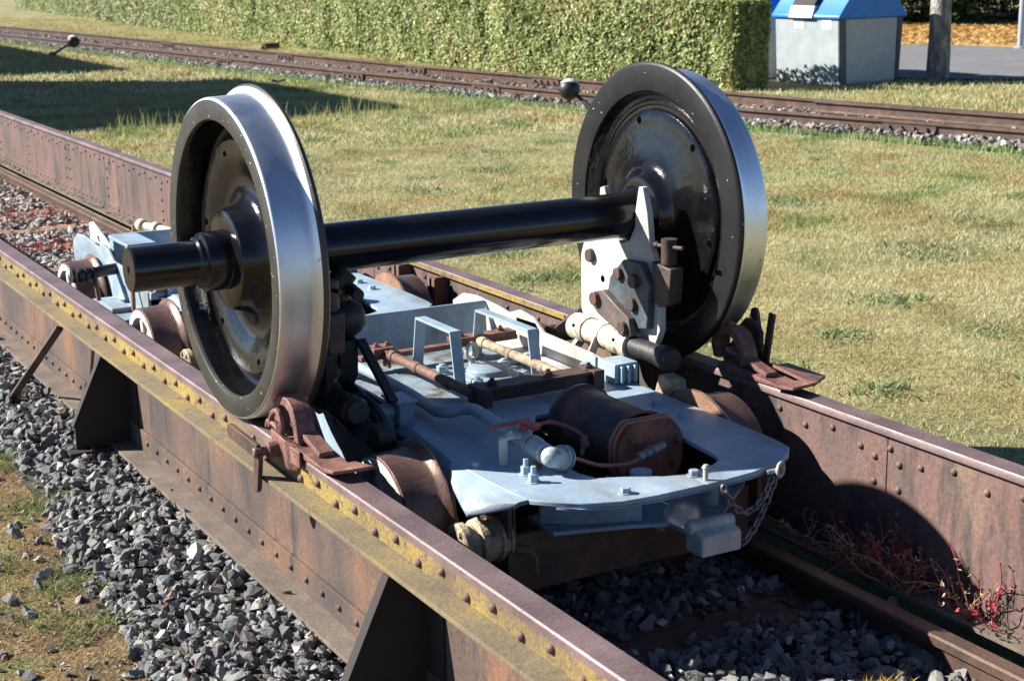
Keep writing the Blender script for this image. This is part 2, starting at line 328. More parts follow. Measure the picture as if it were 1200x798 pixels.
# ------------------------------------------------------------------ ground
GZ, LZ = -0.53, -0.45
def track_x(y, side):
    ys = [-40, 6, 9.2, 13.5, 17.7, 24.6, 34.6, 80]
    near = [17.0, 9.11, 8.36, 7.86, 7.30, 6.80, 5.95, 1.5]
    far = [18.4, 10.35, 9.70, 9.12, 8.62, 8.15, 7.40, 3.0]
    return np.interp(y, ys, near if side == 0 else far)
def ground_z(x, y):
    z = np.where(x > 0.86, LZ, GZ); z = np.where(x < -0.78, -0.485, z)
    z = np.where((x > 0.80) & (x < 0.92), GZ + (LZ-GZ)*np.clip((x-0.80)/0.12, 0, 1), z)
    z = z + np.where(x > 0.95, 0.03*(fbm(x, y, 0.35, 5)-0.5), 0)
    b = np.clip(np.minimum(x-track_x(y, 0)+1.1, track_x(y, 1)+0.9-x)/0.5, 0, 1)
    return np.where(y < 60, z - 0.075*b, z)
xs = np.concatenate([[-400, -150, -60, -30, -15, -8, -5], np.arange(-3.5, 0.7, 0.15), [0.76, 0.80, 0.84, 0.88, 0.92, 0.97], np.arange(1.05, 6, 0.2), np.arange(6, 15, 0.25), np.arange(15, 40, 1.5), [60, 150, 400]])
ys = np.concatenate([[-400, -100, -30, -12, -6], np.arange(-5, 14, 0.2), np.arange(14, 60, 0.8), [80, 150, 400]])
gx, gy = np.meshgrid(xs, ys); gz = ground_z(gx, gy)
nx, ny = len(xs), len(ys); ii = np.arange((ny-1)*nx).reshape(ny-1, nx)[:, :-1].ravel()
g = np_mesh('ground', np.stack([gx.ravel(), gy.ravel(), gz.ravel()], 1), np.stack([ii, ii+1, ii+nx+1, ii+nx], 1), 'lawn', kind='structure', smooth=True)
def sheet(name, pts, z, mat):
    mb = MB(); mb.add([(x, y, z) for x, y in pts], [tuple(range(len(pts)))]); o = mb.build(name, mat); o['kind'] = 'structure'; return o
sheet('track_bed', [(-0.735, -6), (0.735, -6), (0.735, 16), (-0.735, 16)], GZ+0.006, 'ballast_bed')
sheet('ballast_shoulder', [(-1.19, -6), (-0.80, -6), (-0.80, 16), (-1.19, 16)], -0.485+0.006, 'ballast_bed')
sheet('mossy_verge', [(-7, -6), (-1.19, -6), (-1.19, 16), (-7, 16)], -0.485+0.003, 'moss_soil')
yy = np.arange(-6, 60, 1.0)
mb = MB(); n = len(yy)
L = [(float(track_x(y, 0))-0.42, float(y)) for y in yy]; Rr = [(float(track_x(y, 1))+0.32, float(y)) for y in yy]
mb.add([(x, y, -0.505) for x, y in L] + [(x, y, -0.505) for x, y in Rr], [(i, i+1, n+i+1, n+i) for i in range(n-1)])
o = mb.build('siding_bed', 'ballast_bed'); o['kind'] = 'structure'
# road and the leaf-strewn verge beyond it
def strip(name, a, b, z, mat):
    n_ = len(a); mb = MB(); mb.add([(p[0], p[1], z) for p in a] + [(p[0], p[1], z) for p in b], [(i, i+1, n_+i+1, n_+i) for i in range(n_-1)])
    o = mb.build(name, mat); o['kind'] = 'structure'; return o
near_e = [(11.9, 32.0), (12.3, 15.0), (12.9, 12.4), (13.25, 11.75), (14.1, 10.85), (17.5, 7.2), (30, -6)]
far_e = [(16.4, 36.0), (16.8, 22.5), (18.2, 18.0), (18.8, 16.8), (19.1, 15.1), (22.5, 11.5), (36, -2)]
strip('road', near_e, far_e, -0.425, 'asphalt')
strip('leaf_litter_verge', far_e, [(23, 44), (25, 36), (27, 31), (28, 28), (30, 26), (36, 20), (50, 8)], -0.42, 'leaf_ground')

# ------------------------------------------------------------------ girders
Y0, Y1 = -5.0, 13.0
def girder(sx, label, loc):
    t_ = thing('rail_girder', label, 'steel girder', loc, 'the two riveted girders of the raised track')
    X = lambda x: sx*x
    def bx(mb, x0, x1, y0, y1, z0, z1, mi=0):
        a, b_ = sorted((X(x0), X(x1))); mb.box(a, b_, y0, y1, z0, z1, mi)
    mb = MB(); pf = [(0.7175, -0.004), (0.7205, 0), (0.787, 0), (0.791, -0.004), (0.7915, -0.022), (0.7175, -0.022)]
    mb.prism([(X(a), z) for a, z in pf], 'y', Y0, Y1); mb.build('rail_head', ['rail_head'], t_)
    mb = MB(); joints = [Y0] + ([-1.12, 2.35, 8.0] if sx > 0 else [-1.75, 1.85, 6.0]) + [Y1]
    for a, b_ in zip(joints[:-1], joints[1:]):
        bx(mb, 0.735, 0.748, a+0.002, b_-0.002, -0.440, -0.0225)
    mb.build('web_plate', 'web_inner' if sx > 0 else 'web_rust', t_, 0.0015)
    mb = MB()                                                        # upper outer angle: riveted leg and ledge
    bx(mb, 0.7485, 0.786, Y0, Y1, -0.078, -0.0225, 0); bx(mb, 0.7485, 0.852, Y0, Y1, -0.091, -0.0785, 1)
    y = -4.8 + (0.0 if sx < 0 else 0.03); k = 0
    while y < 12.8:
        mb.rivet((X(0.786), y, -0.042 if k % 2 else -0.062), (sx, 0, 0), 0.0125, 0.011, 2); y += 0.12; k += 1
    mb.build('top_angle', ['lichen', 'ledge', 'rust'], t_, 0.0015)
    mb = MB()                                                        # outer lower angle
    bx(mb, 0.7485, 0.760, Y0, Y1, -0.428, -0.352, 0); bx(mb, 0.7485, 0.840, Y0, Y1, -0.4405, -0.4285, 1)
    y = -4.9
    while y < 12.8: mb.rivet((X(0.760), y, -0.385), (sx, 0, 0), 0.011, 0.009, 0); y += 0.115
    mb.build('bottom_angle', ['web_rust', 'flange_dirt'], t_, 0.0015)
    mb = MB()                                                        # inner lower angle
    bx(mb, 0.724, 0.7345, Y0, Y1, -0.428, -0.37, 0); bx(mb, 0.655, 0.7345, Y0, Y1, -0.4405, -0.4285, 1)
    y = -4.9
    while y < 12.8: mb.rivet((X(0.724), y, -0.398), (-sx, 0, 0), 0.0095, 0.007, 0); y += 0.12
    for j in joints[1:-1]:                                           # splice plates and their rivets
        for dy in (-0.05, 0.05):
            for z in (-0.10, -0.175, -0.25, -0.325): mb.rivet((X(0.735), j+dy, z), (-sx, 0, 0), 0.012, 0.009, 0)
    y = -4.93; k = 0
    while y < 12.8: mb.rivet((X(0.735), y, -0.062 if k % 2 else -0.085), (-sx, 0, 0), 0.0115, 0.009, 0); y += 0.1225; k += 1
    for yc in (5.62, 6.9, 9.3, 10.4):
        for z in (-0.13, -0.20, -0.27, -0.33): mb.rivet((X(0.735), yc, z), (-sx, 0, 0), 0.012, 0.009, 0)
    mb.build('inner_angle', ['web_inner', 'flange_dirt'], t_, 0.0015)
    return t_
GL = girder(-1, 'rusty riveted girder with yellow lichen on its outer face, in the foreground on the left', (-0.75, 0, -0.44))
GR = girder(1, 'rusty riveted girder against the lawn, its bare inner plate facing the trolleys', (0.75, 0, -0.44))
for sx, G_, yl in ((-1, GL, (1.30, -1.16)), (1, GR, (1.4, -2.4))):
    for yc in yl:                                                    # triangular brackets with a foot plate and an edge rib
        mb = MB(); pl = [(sx*0.7486, -0.0915), (sx*0.845, -0.0915), (sx*0.965, -0.345), (sx*0.965, -0.430), (sx*0.7486, -0.430)]
        if sx > 0: pl = pl[::-1]
        mb.prism(pl, 'y', yc-0.006, yc+0.006)
        mb.bar((sx*0.850, yc+0.006, -0.094), (sx*0.970, yc+0.006, -0.345), 0.034, 0.007, 0, (0, 0, 1))
        mb.box(*sorted((sx*0.843, sx*1.00)), yc-0.05, yc+0.08, -0.4405, -0.4305)
        mb.box(*sorted((sx*0.7486, sx*0.758)), yc-0.09, yc-0.0062, -0.40, -0.0915)
        mb.build('gusset', 'gusset_black', G_, 0.0015)  # rust darkened to near black: shade of the sunless side put into the colour
mb = MB(); mb.bar((-0.853, 1.88, -0.10), (-1.00, 2.26, -0.48), 0.030, 0.014, 0, (0, 1, 0)); mb.build('brace', 'rust_dark', GL, 0.002)
for yc in (1.95, 1.60):
    mb = MB(); mb.box(0.655, 0.7345, yc-0.012, yc+0.012, -0.36, -0.024); mb.box(0.655, 0.667, yc-0.035, yc+0.035, -0.36, -0.024)
    mb.build('stiffener', 'rust', GR, 0.002)
mb = MB(); mb.box(0.7125, 0.7172, 0.6, 3.4, -0.021, -0.003); mb.build('lichen_edge', 'lichen', GR)

# ------------------------------------------------------------------ narrow rails and sleepers between the girders
def rail_profile(h=0.12, head=0.058, foot=0.105):
    a, f = head/2, foot/2
    return [(-f, 0), (f, 0), (f, 0.008), (0.009, 0.022), (0.009, h-0.034), (a, h-0.026), (a, h-0.005), (a-0.006, h), (-a+0.006, h), (-a, h-0.005), (-a, h-0.026), (-0.009, h-0.034), (-0.009, 0.022), (-f, 0.008)]
for sx, lb in ((-1, 'narrow gauge rail in the shade beside the lichen-covered girder'), (1, 'narrow gauge rail running along the foot of the girder by the lawn')):
    mb = MB(); mb.prism([(sx*0.529+a, -0.53+z) for a, z in rail_profile()], 'y', Y0, 15.5)
    top(mb, 'narrow_rail', 'narrow_rail', (sx*0.529, 0, -0.53), lb, 'rail', 'narrow gauge rails between the girders')
k = 0; y = -2.61
SLP = []
words_ = ['nearest', 'second nearest', 'third', 'fourth', 'fifth', 'sixth', 'seventh', 'eighth', 'ninth', 'tenth', 'eleventh', 'twelfth', 'thirteenth', 'fourteenth', 'fifteenth', 'sixteenth', 'seventeenth', 'eighteenth', 'nineteenth', 'twentieth']
while y < 12.5:
    hide = -0.9 < y < 3.4
    if not hide:
        mb = MB(); mb.box(-0.645, 0.645, y-0.105, y+0.105, -0.62, -0.498)
        SLP.append(y)
        o = top(mb, 'sleeper', 'sleeper_wood' if y < 3 else 'rust_orange', (0, y, -0.62), 'x', 'sleeper', 'sleepers of the narrow gauge track', 0.006)
        ahead = y > 3
        n_before = sum(1 for q in SLP if (q > 3) == ahead)
        o['label'] = ('dark sleeper in the shade ahead of the trolley, ' if not ahead else 'rust-coloured sleeper among the stones past the rear trolley, ') + words_[n_before-1] + ' counted from the camera'
        for sx in (-1, 1):
            for dx in (-0.075, 0.075):
                mb = MB(); mb.box(sx*0.529+dx-0.018, sx*0.529+dx+0.018, y-0.03, y+0.03, -0.4975, -0.488); mb.bolt((sx*0.529+dx, y, -0.488), (0, 0, 1), 0.011, 0.014, 0.008); mb.build('rail_clip', 'rust', o, 0.001)
    y += 0.78

# ------------------------------------------------------------------ the big wheelset
RW = 0.4683
WS = thing('wheelset', 'black railway wheelset with bright steel treads standing across the two girders', 'wheelset', (0, 0, 0))
ax = MB()
half = [(0, 0.074), (0.50, 0.074), (0.595, 0.075), (0.615, 0.083), (0.640, 0.090), (0.66, 0.09)]
outp = [(0.78, 0.086), (0.866, 0.086), (0.872, 0.083), (0.876, 0.074), (0.888, 0.072), (0.894, 0.066), (0.905, 0.0645), (1.078, 0.0645), (1.084, 0.061), (1.0842, 0.012), (1.080, 0.010), (1.070, 0.0)]
full = [(-a, r) for a, r in (half+outp)[::-1]][:-1] + half[0:] + outp
ax.lathe(full, (0, 0, RW), (1, 0, 0), 96); ax.build('axle', 'axle_black', WS, sharp=30)
for s, lb in ((-1, 'outer face of wheel with journal'), (1, 'inner face of wheel with flange')):
    o3 = (s*0.68, 0, RW); axd = (s, 0, 0)
    wb = MB()
    outer = [(0.126, 0.400), (0.118, 0.397), (0.070, 0.391), (0.050, 0.386), (0.043, 0.376), (0.043, 0.360), (0.050, 0.350), (0.066, 0.346), (0.073, 0.340), (0.072, 0.325), (0.070, 0.305), (0.062, 0.275), (0.048, 0.245),
             (0.040, 0.22), (0.042, 0.195), (0.058, 0.172), (0.088, 0.156), (0.112, 0.147), (0.118, 0.144), (0.121, 0.138), (0.121, 0.088)]
    inner = [(-0.046, 0.088), (-0.046, 0.112), (-0.043, 0.122), (-0.030, 0.132), (-0.012, 0.142), (0.000, 0.158), (0.009, 0.185), (0.014, 0.22), (0.020, 0.26), (0.026, 0.30), (0.026, 0.328),
             (0.030, 0.336), (0.040, 0.342), (0.0405, 0.352), (0.036, 0.356), (0.036, 0.366), (0.040, 0.372), (0.036, 0.384), (0.024, 0.391), (0.010, 0.398)]
    wb.lathe(outer+inner, o3, axd, 160, closed=True)
    W = wb.build('wheel', 'wheel_black', WS, sharp=32)
    tb = MB()
    tp = [(0.128, 0.3985), (0.134, 0.403), (0.135, 0.409), (0.135, 0.4585), (0.1315, 0.4638), (0.126, 0.4655), (0.09, 0.4668), (0.055, 0.4683), (0.042, 0.4698), (0.034, 0.4735), (0.028, 0.4805), (0.022, 0.490), (0.015, 0.4965), (0.008, 0.4965), (0.002, 0.491), (0, 0.484),
          (0, 0.408), (0.002, 0.402), (0.008, 0.399)]
    mi = [0, 0, 0, 1, 1, 1, 1, 1, 1, 1, 1, 0, 0, 0, 0, 0, 0, 0, 0]
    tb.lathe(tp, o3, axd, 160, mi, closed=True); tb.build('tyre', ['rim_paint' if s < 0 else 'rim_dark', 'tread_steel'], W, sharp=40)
    for k in range(6):
        hb = MB(); th = R(12+60*k); c = Vector((s*(0.68+(0.069+0.026)/2), 0.312*math.cos(th), RW+0.312*math.sin(th)))
        nrm = Vector((s, 0.25*math.cos(th), 0.25*math.sin(th))).normalized()
        nrm = Vector((s, 0, 0)); hb.cyl(c-nrm*0.0225, c+nrm*0.0235, 0.0125, n=20)
        hb.build('balance_hole', 'hole_black', W)

# ------------------------------------------------------------------ trolleys
def small_wheel(par, sx, yc):
    W = MB(); RZ = -0.41+0.2
    W.lathe([(0.0, 0.168), (0.012, 0.165), (0.020, 0.13), (0.03, 0.08), (0.035, 0.06), (0.06, 0.055), (0.06, 0.0)], (sx*0.553, yc, RZ), (sx, 0, 0), 48)
    W.lathe([(-0.085, 0.0), (-0.085, 0.06), (-0.06, 0.08), (-0.045, 0.14), (-0.035, 0.168)], (sx*0.553, yc, RZ), (sx, 0, 0), 48)
    w_ = W.build('wheel', 'white_paint' if sx < 0 else 'rust', par)
    T = MB()
    T.lathe([(0.600, 0.163), (0.600, 0.193), (0.596, 0.2), (0.545, 0.2015), (0.502, 0.204), (0.492, 0.21), (0.484, 0.221), (0.476, 0.226), (0.470, 0.222), (0.468, 0.17), (0.50, 0.16), (0.57, 0.16)],
            (0, yc, RZ), (sx, 0, 0), 72, [0, 1, 1, 1, 1, 1, 1, 1, 2, 2, 0, 0], closed=True)
    T.build('tyre', ['white_paint' if sx < 0 else 'rust', 'tread_worn', 'rust_orange'], w_, sharp=35)
    # three cast spokes set in the rim
    for k in range(3):
        th = R(80+120*k); Sp = MB()
        Sp.bar((sx*0.575, yc+0.05*math.cos(th), RZ+0.05*math.sin(th)), (sx*0.575, yc+0.162*math.cos(th), RZ+0.162*math.sin(th)), 0.035, 0.03, 0, (1, 0, 0))
        Sp.build('spoke', 'white_paint' if sx < 0 else 'rust', w_, 0.003)
def trolley(label, oy=0.0):
    T = thing('wheelset_trolley', label, 'rail trolley', (0, oy, -0.41), 'low trolleys that carry wheelsets on the narrow gauge rails')
    for yc in (-0.57, 0.57):
        for sx in (-1, 1): small_wheel(T, sx, yc)
        a = MB(); a.cyl((-0.5, yc, -0.21), (0.5, yc, -0.21), 0.045); a.build('axle', 'rust_dark', T)
    # front deck with its cut-out for the brake cylinder: left wing folds down, right corner runs out
    zt, th_ = -0.03, 0.014
    right = [(0.452, -0.10), (0.458, -0.42), (0.458, -0.80), (0.452, -0.98), (0.440, -1.045), (0.405, -1.085), (0.33, -1.135), (0.22, -1.165), (0.10, -1.178), (0.0, -1.180)]
    left = [(-0.10, -1.182), (-0.20, -1.172), (-0.30, -1.130), (-0.345, -1.09), (-0.393, -1.04), (-0.404, -0.97), (-0.410, -0.86), (-0.414, -0.74), (-0.418, -0.64), (-0.40, -0.55), (-0.375, -0.30), (-0.37, -0.10)]
    hole = [(-0.02, -0.40), (-0.02, -0.98), (0.01, -1.06), (0.06, -1.085), (0.15, -1.06), (0.225, -1.02), (0.24, -0.97), (0.24, -0.80), (0.22, -0.40)]
    d = MB()
    out = right + left; no = len(out)
    # annular top and bottom faces cut in two halves so the opening stays open
    hr = [(0.10, -0.40)] + hole[::-1][:-1][0:4]
    ringR = [(0.10, -0.10)] + right + [(0.06, -1.181), (0.06, -1.085), (0.15, -1.06), (0.225, -1.02), (0.24, -0.97), (0.24, -0.80), (0.22, -0.42), (0.10, -0.40)]
    ringR = [(0.10, -0.10)] + right[:-1] + [(0.06, -1.1795), (0.06, -1.080), (0.15, -1.065), (0.205, -1.035), (0.225, -0.99), (0.245, -0.80), (0.235, -0.42), (0.10, -0.40)]
    ringL = [(0.10, -0.40), (0.0, -0.40), (-0.10, -0.55), (-0.165, -0.62), (-0.175, -0.93), (-0.155, -0.985), (-0.07, -1.02), (0.0, -1.065), (0.06, -1.080), (0.06, -1.1795), (0.0, -1.180)] + left + [(0.10, -0.10)]
    d.prism(ringR, 'z', zt-th_, zt); d.prism(ringL, 'z', zt-th_, zt)
    # folded wing on the left, and a lip turned down along the bowed front edge
    wing_t = [(-0.435, -0.62, zt), (-0.43, -0.72, zt), (-0.40, -0.86, zt), (-0.375, -1.03, zt), (-0.345, -1.09, zt)]
    wing_b = [(-0.49, -0.70, -0.085), (-0.515, -0.79, -0.105), (-0.525, -0.88, -0.108), (-0.515, -0.965, -0.105), (-0.39, -1.09, -0.062)]
    def shell(rows, dn):
        """A thin plate through rows of points, dn its thickness vector."""
        nr, ncol = len(rows), len(rows[0]); vs = [Vector(p) for r_ in rows for p in r_]; k0 = nr*ncol; vs += [v_+Vector(dn) for v_ in vs]; fs = []
        for i in range(nr-1):
            for j in range(ncol-1):
                q_ = (i*ncol+j, i*ncol+j+1, (i+1)*ncol+j+1, (i+1)*ncol+j); fs.append(q_); fs.append(tuple(k0+x for x in q_[::-1]))
        bd = [(0, j) for j in range(ncol)]+[(i, ncol-1) for i in range(1, nr)]+[(nr-1, j) for j in range(ncol-2, -1, -1)]+[(i, 0) for i in range(nr-2, 0, -1)]
        bd = [i*ncol+j for i, j in bd]
        for i in range(len(bd)): x_, y_ = bd[i], bd[(i+1) % len(bd)]; fs.append((y_, x_, k0+x_, k0+y_))
        return vs, fs
    wing_t = [(-0.418, -0.66, zt), (-0.412, -0.74, zt), (-0.408, -0.86, zt), (-0.402, -0.97, zt), (-0.395, -1.035, zt)]
    wing_b = [(-0.440, -0.675, -0.046), (-0.468, -0.755, -0.062), (-0.496, -0.85, -0.073), (-0.519, -0.930, -0.076), (-0.425, -1.018, -0.043)]
    wm = [[(a_[0]*0.42+b2[0]*0.58-0.004, a_[1]*0.5+b2[1]*0.5, a_[2]*0.62+b2[2]*0.38) for a_, b2 in zip(wing_t, wing_b)]]
    wg = MB(); wg.add(*shell([[(x_+0.002, y_, z_-0.0005) for x_, y_, z_ in wing_t], wm[0], wing_b], (0.004, 0.002, -0.012)))
    front = [(-0.345, -1.09), (-0.30, -1.135), (-0.20, -1.172), (-0.10, -1.182), (0.0, -1.180), (0.10, -1.178), (0.22, -1.165), (0.33, -1.135), (0.405, -1.085), (0.44, -1.045)]
    lp = MB(); lp.add(*shell([[(x_, y_-0.0015, zt-0.0135) for x_, y_ in front], [(x_, y_+0.002, zt-0.020) for x_, y_ in front]], (0, 0.010, 0)))
    dk = d.build('deck', 'trolley_paint', T, 0.0025)
    fd = MB(); fd.add(*shell([[(-0.372, -0.26, -0.031), (-0.396, -0.50, -0.031), (-0.413, -0.62, -0.031), (-0.411, -0.70, -0.031)], [(-0.412, -0.26, -0.060), (-0.428, -0.50, -0.060), (-0.440, -0.62, -0.056), (-0.446, -0.70, -0.055)],
                              [(-0.440, -0.26, -0.16), (-0.446, -0.50, -0.16), (-0.450, -0.66, -0.15), (-0.455, -0.74, -0.15)], [(-0.445, -0.26, -0.27), (-0.448, -0.50, -0.27), (-0.452, -0.72, -0.27), (-0.456, -0.82, -0.27)]], (0.008, 0, -0.004)))
    fd.build('fender', 'trolley_paint', dk, 0.0, sharp=60)
    wg.build('side_wing', 'trolley_paint', dk, 0.0, sharp=60); lp.build('front_lip', 'trolley_paint', dk, 0.0, sharp=60)
    for p in ((-0.385, -0.735), (-0.30, -0.86), (-0.315, -0.925), (0.07, -1.105), (-0.16, -1.125), (0.36, -0.65), (0.37, -0.50)):
        tall = p[0] in (-0.30, -0.315)
        b = MB(); b.bolt((p[0], p[1], zt), (0, 0, 1), 0.0145, 0.024 if tall else 0.016, 0.020 if tall else 0); b.build('deck_bolt', 'trolley_paint', T, 0.001)
    # middle floor, lower than the deck, and the rear deck
    f = MB(); f.box(-0.37, 0.40, -0.10, 0.66, -0.078, -0.064); f.box(-0.37, 0.40, -0.13, -0.10, -0.078, -0.0305); f.build('floor_plate', 'floor_dirty', T, 0.002)
    rr = MB(); rr.prism([(-0.38, 0.68), (0.40, 0.68), (0.44, 0.80), (0.44, 1.02), (-0.44, 1.02), (-0.44, 0.80)], 'z', -0.050, -0.036)
    for p in ((-0.2, 0.86), (0.12, 0.86), (0.28, 0.95), (-0.05, 0.97)): rr.bolt((p[0], p[1], -0.036), (0, 0, 1), 0.015, 0.018, 0.016)
    rr.build('rear_deck', 'white_paint', T, 0.002)
    # side frames: deep plates with a hump over the middle
    prof = [(-0.20, -0.24), (0.98, -0.24), (0.98, 0.02), (0.90, 0.060), (0.79, 0.070), (0.62, 0.060), (0.545, 0.050), (0.53, 0.056), (0.47, 0.076), (0.375, 0.067), (0.335, 0.048), (0.30, 0.026), (0.15, 0.022), (0.0, 0.018), (-0.12, 0.008), (-0.20, -0.028)]
    for sx in (-1, 1):
        s_ = MB(); s_.prism(prof, 'x', sx*0.441, sx*0.455)
        s_.prism([(0.64, -0.078), (0.64, -0.055), (-0.10, -0.055), (-0.10, -0.078)], 'x', sx*0.4005, sx*0.4405)
        s_.build('side_frame', 'white_paint' if sx > 0 else 'trolley_paint', T, 0.003)
        q = MB(); q.prism([(0.325, -0.02), (0.36, -0.02), (0.37, 0.022), (0.48, 0.022), (0.48, 0.046), (0.35, 0.050), (0.325, 0.03)], 'x', sx*0.4385, sx*0.4405)
        q.build('frame_slot', 'hole_black', T)
        # long sill out to the front between wheel and deck
        l = MB(); l.box(*sorted((sx*0.40, sx*0.415)), -0.96, -0.20, -0.24, -0.046); l.build('front_frame', 'rust_dark', T, 0.002)
    c = MB()                                                         # upright cross plate, leaning back, rolled top
    c.hexa([(-0.37, 0.655, -0.078), (0.415, 0.655, -0.078), (0.415, 0.669, -0.078), (-0.37, 0.669, -0.078), (-0.41, 0.712, 0.074), (0.4400, 0.712, 0.066), (0.4400, 0.726, 0.066), (-0.41, 0.726, 0.074)])
    c.build('cross_plate', 'trolley_paint', T, 0.003)
    # two flat bar handles standing over the king pin
    for hx, ya, yb, zr in ((0.015, 0.43, 0.11, 0.115), (0.262, 0.46, 0.03, 0.105)):
        h = MB(); w_, e = 0.040, 0.008
        ya2, yb2 = ya-0.035, yb+0.035
        h.bar((hx, ya, -0.066), (hx, ya2, zr), w_, e, 0, (0, 1, 0)); h.bar((hx, ya2+0.004, zr), (hx, yb2-0.004, zr), w_, e, 0, (0, 0, 1)); h.bar((hx, yb2, zr), (hx, yb, -0.066), w_, e, 0, (0, 1, 0))
        h.box(hx-0.024, hx+0.024, ya-0.01, ya+0.035, -0.0635, -0.056); h.box(hx-0.024, hx+0.024, yb-0.035, yb+0.01, -0.0635, -0.056)
        h.build('handle', 'trolley_paint', T, 0.0018)
    for px_, py_, s1 in ((-0.26, 0.42, 0.10), (-0.30, 0.05, 0.08), (0.33, 0.30, 0.09), (0.34, -0.02, 0.07)):
        w1 = MB(); w1.box(px_-s1/2, px_+s1/2, py_-0.03, py_+0.03, -0.0635, -0.053); w1.bolt((px_-s1*0.28, py_, -0.053), (0, 0, 1), 0.010, 0.010, 0.008); w1.bolt((px_+s1*0.28, py_, -0.053), (0, 0, 1), 0.010, 0.010, 0.008); w1.build('tie_plate', 'trolley_paint', T, 0.002)
    w1 = MB(); w1.tube([(-0.16, 0.62, -0.05), (-0.17, 0.40, -0.052), (-0.16, 0.10, -0.052), (-0.19, -0.10, -0.045)], 0.007, 10); w1.build('thin_pipe', 'rust_dark', T)
    w1 = MB(); w1.tube([(0.34, 0.60, -0.045), (0.345, 0.30, -0.05), (0.34, 0.0, -0.05), (0.36, -0.12, -0.03)], 0.007, 10); w1.build('thin_pipe', 'trolley_paint', T)
    k = MB(); k.lathe([(-0.064, 0.105), (-0.050, 0.105), (-0.046, 0.098), (-0.045, 0.075), (-0.030, 0.072), (-0.026, 0.066), (-0.026, 0.0)], (0.15, 0.17, 0), (0, 0, 1), 48)
    for p in ((0.045, 0.30), (0.085, 0.22), (0.235, 0.07), (0.255, 0.25), (0.06, 0.08)): k.bolt((p[0], p[1], -0.062), (0, 0, 1), 0.021, 0.026, 0.006)
    kp = k.build('king_pin', 'trolley_paint', T, 0.002)
    e_ = MB(); cc = Vector((0.135, 0.255, 0.010))
    pts = [cc + Vector((0.024*math.cos(a), 0.008*math.cos(a), 0.028*math.sin(a))) for a in [2*math.pi*i/16 for i in range(16)]]
    e_.tube(pts, 0.0072, 10, closed=True, smooth=1); e_.cyl((0.135, 0.255, -0.060), (0.135, 0.255, -0.018), 0.011); e_.build('ring_bolt', 'white_paint', T)
    # brake rigging: two rods and two cross beams
    g = MB(); g.box(-0.19, 0.42, 0.44, 0.475, -0.022, -0.006); g.box(0.16, 0.41, 0.43, 0.49, -0.005, 0.012); g.box(-0.15, -0.07, 0.425, 0.50, -0.005, 0.018); g.box(-0.112, -0.100, 0.395, 0.44, -0.045, 0.012)
    for x in (-0.125, -0.085, 0.2, 0.36): g.bolt((x, 0.46, 0.012), (0, 0, 1), 0.012, 0.012, 0.008)
    g.build('rear_beam', 'rust_pink', T, 0.002)
    g = MB(); g.box(-0.09, 0.335, -0.225, -0.185, -0.022, 0.018); g.box(-0.09, 0.335, -0.245, -0.165, 0.0185, 0.027); g.box(-0.10, -0.065, -0.255, -0.155, -0.05, 0.0275); g.box(0.30, 0.34, -0.255, -0.155, -0.05, 0.030); 
    for x in (-0.04, 0.16, 0.31): g.bolt((x, -0.205, 0.028), (0, 0, 1), 0.015, 0.012, 0.008)
    g.build('front_beam', 'rust_dark', T, 0.002)
    for x in (-0.095, 0.255):
        g = MB(); g.tube([(x, 0.42, -0.005), (x, 0.30, -0.003), (x, -0.19, 0.0)], 0.0165, 16, 0, 1)
        for yb_ in (0.405, 0.22, 0.0): g.cyl((x, yb_, -0.003), (x, yb_-0.03, -0.003), 0.0195, n=16)
        g.build('brake_rod', 'tan_dirty' if x > 0 else 'rust', T)
    # brake cylinder
    cyl_ = MB(); cx, cz = 0.118, -0.050
    cyl_.lathe([(0.40, 0.0), (0.40, 0.05), (0.44, 0.06), (0.44, 0.095), (0.455, 0.113), (0.475, 0.116), (0.485, 0.108), (0.52, 0.104), (0.79, 0.104), (0.79, 0.112)], (cx, 0, cz), (0, -1, 0), 56)
    bc = cyl_.build('brake_cylinder', 'barrel', T)
    def capp(rr_): 
        q = []
        for i in range(40):
            a = 2*math.pi*i/40; x, z = rr_*math.cos(a), rr_*math.sin(a)
            q.append((cx+max(-rr_*0.95, min(rr_*0.95, x)), cz+min(rr_*0.80, z)))
        return q
    c1 = MB(); c1.prism(capp(0.124), 'y', -0.808, -0.796); c1.prism(capp(0.121), 'y', -0.822, -0.8125); c1.build('flange_ring', 'copper', bc, 0.003)
    c1 = MB(); c1.prism(capp(0.114), 'y', -0.838, -0.8225); 
    for a in (20, 140, 215, 325): c1.bolt((cx+0.092*math.cos(R(a)), -0.836, cz+0.075*math.sin(R(a))), (0, -1, 0), 0.010, 0.010, 0.006)
    c1.build('cylinder_cap', 'cap_rust', bc, 0.004)
    c1 = MB(); c1.tube([(-0.17, -0.88, -0.005), (-0.144, -0.872, -0.012), (-0.08, -0.885, -0.037), (0.0, -0.893, -0.045), (0.04, -0.892, -0.037)], 0.0060, 10); c1.build('copper_pipe', 'copper', bc)
    c1 = MB(); c1.cyl((0.035, -0.895, -0.033), (0.060, -0.890, -0.029), 0.014, n=6); c1.cyl((0.060, -0.890, -0.029), (0.135, -0.872, -0.018), 0.015, 0.013, n=20); c1.cyl((0.085, -0.884, -0.025), (0.095, -0.882, -0.024), 0.019, n=6)
    c1.build('pipe_fitting', 'steel_dull', bc, 0.001)
    # compressed-air pipe along the left with a shut-off cock and a tee at its end
    p = MB(); p.tube([(-0.33, 0.66, 0.0), (-0.262, 0.33, 0.0), (-0.256, 0.0, 0.0), (-0.270, -0.22, 0.0), (-0.276, -0.29, 0.001), (-0.255, -0.335, 0.005), (-0.218, -0.350, 0.012), (-0.206, -0.40, 0.020), (-0.214, -0.48, 0.022), (-0.229, -0.62, 0.022)], 0.0175, 16, 0, 8)
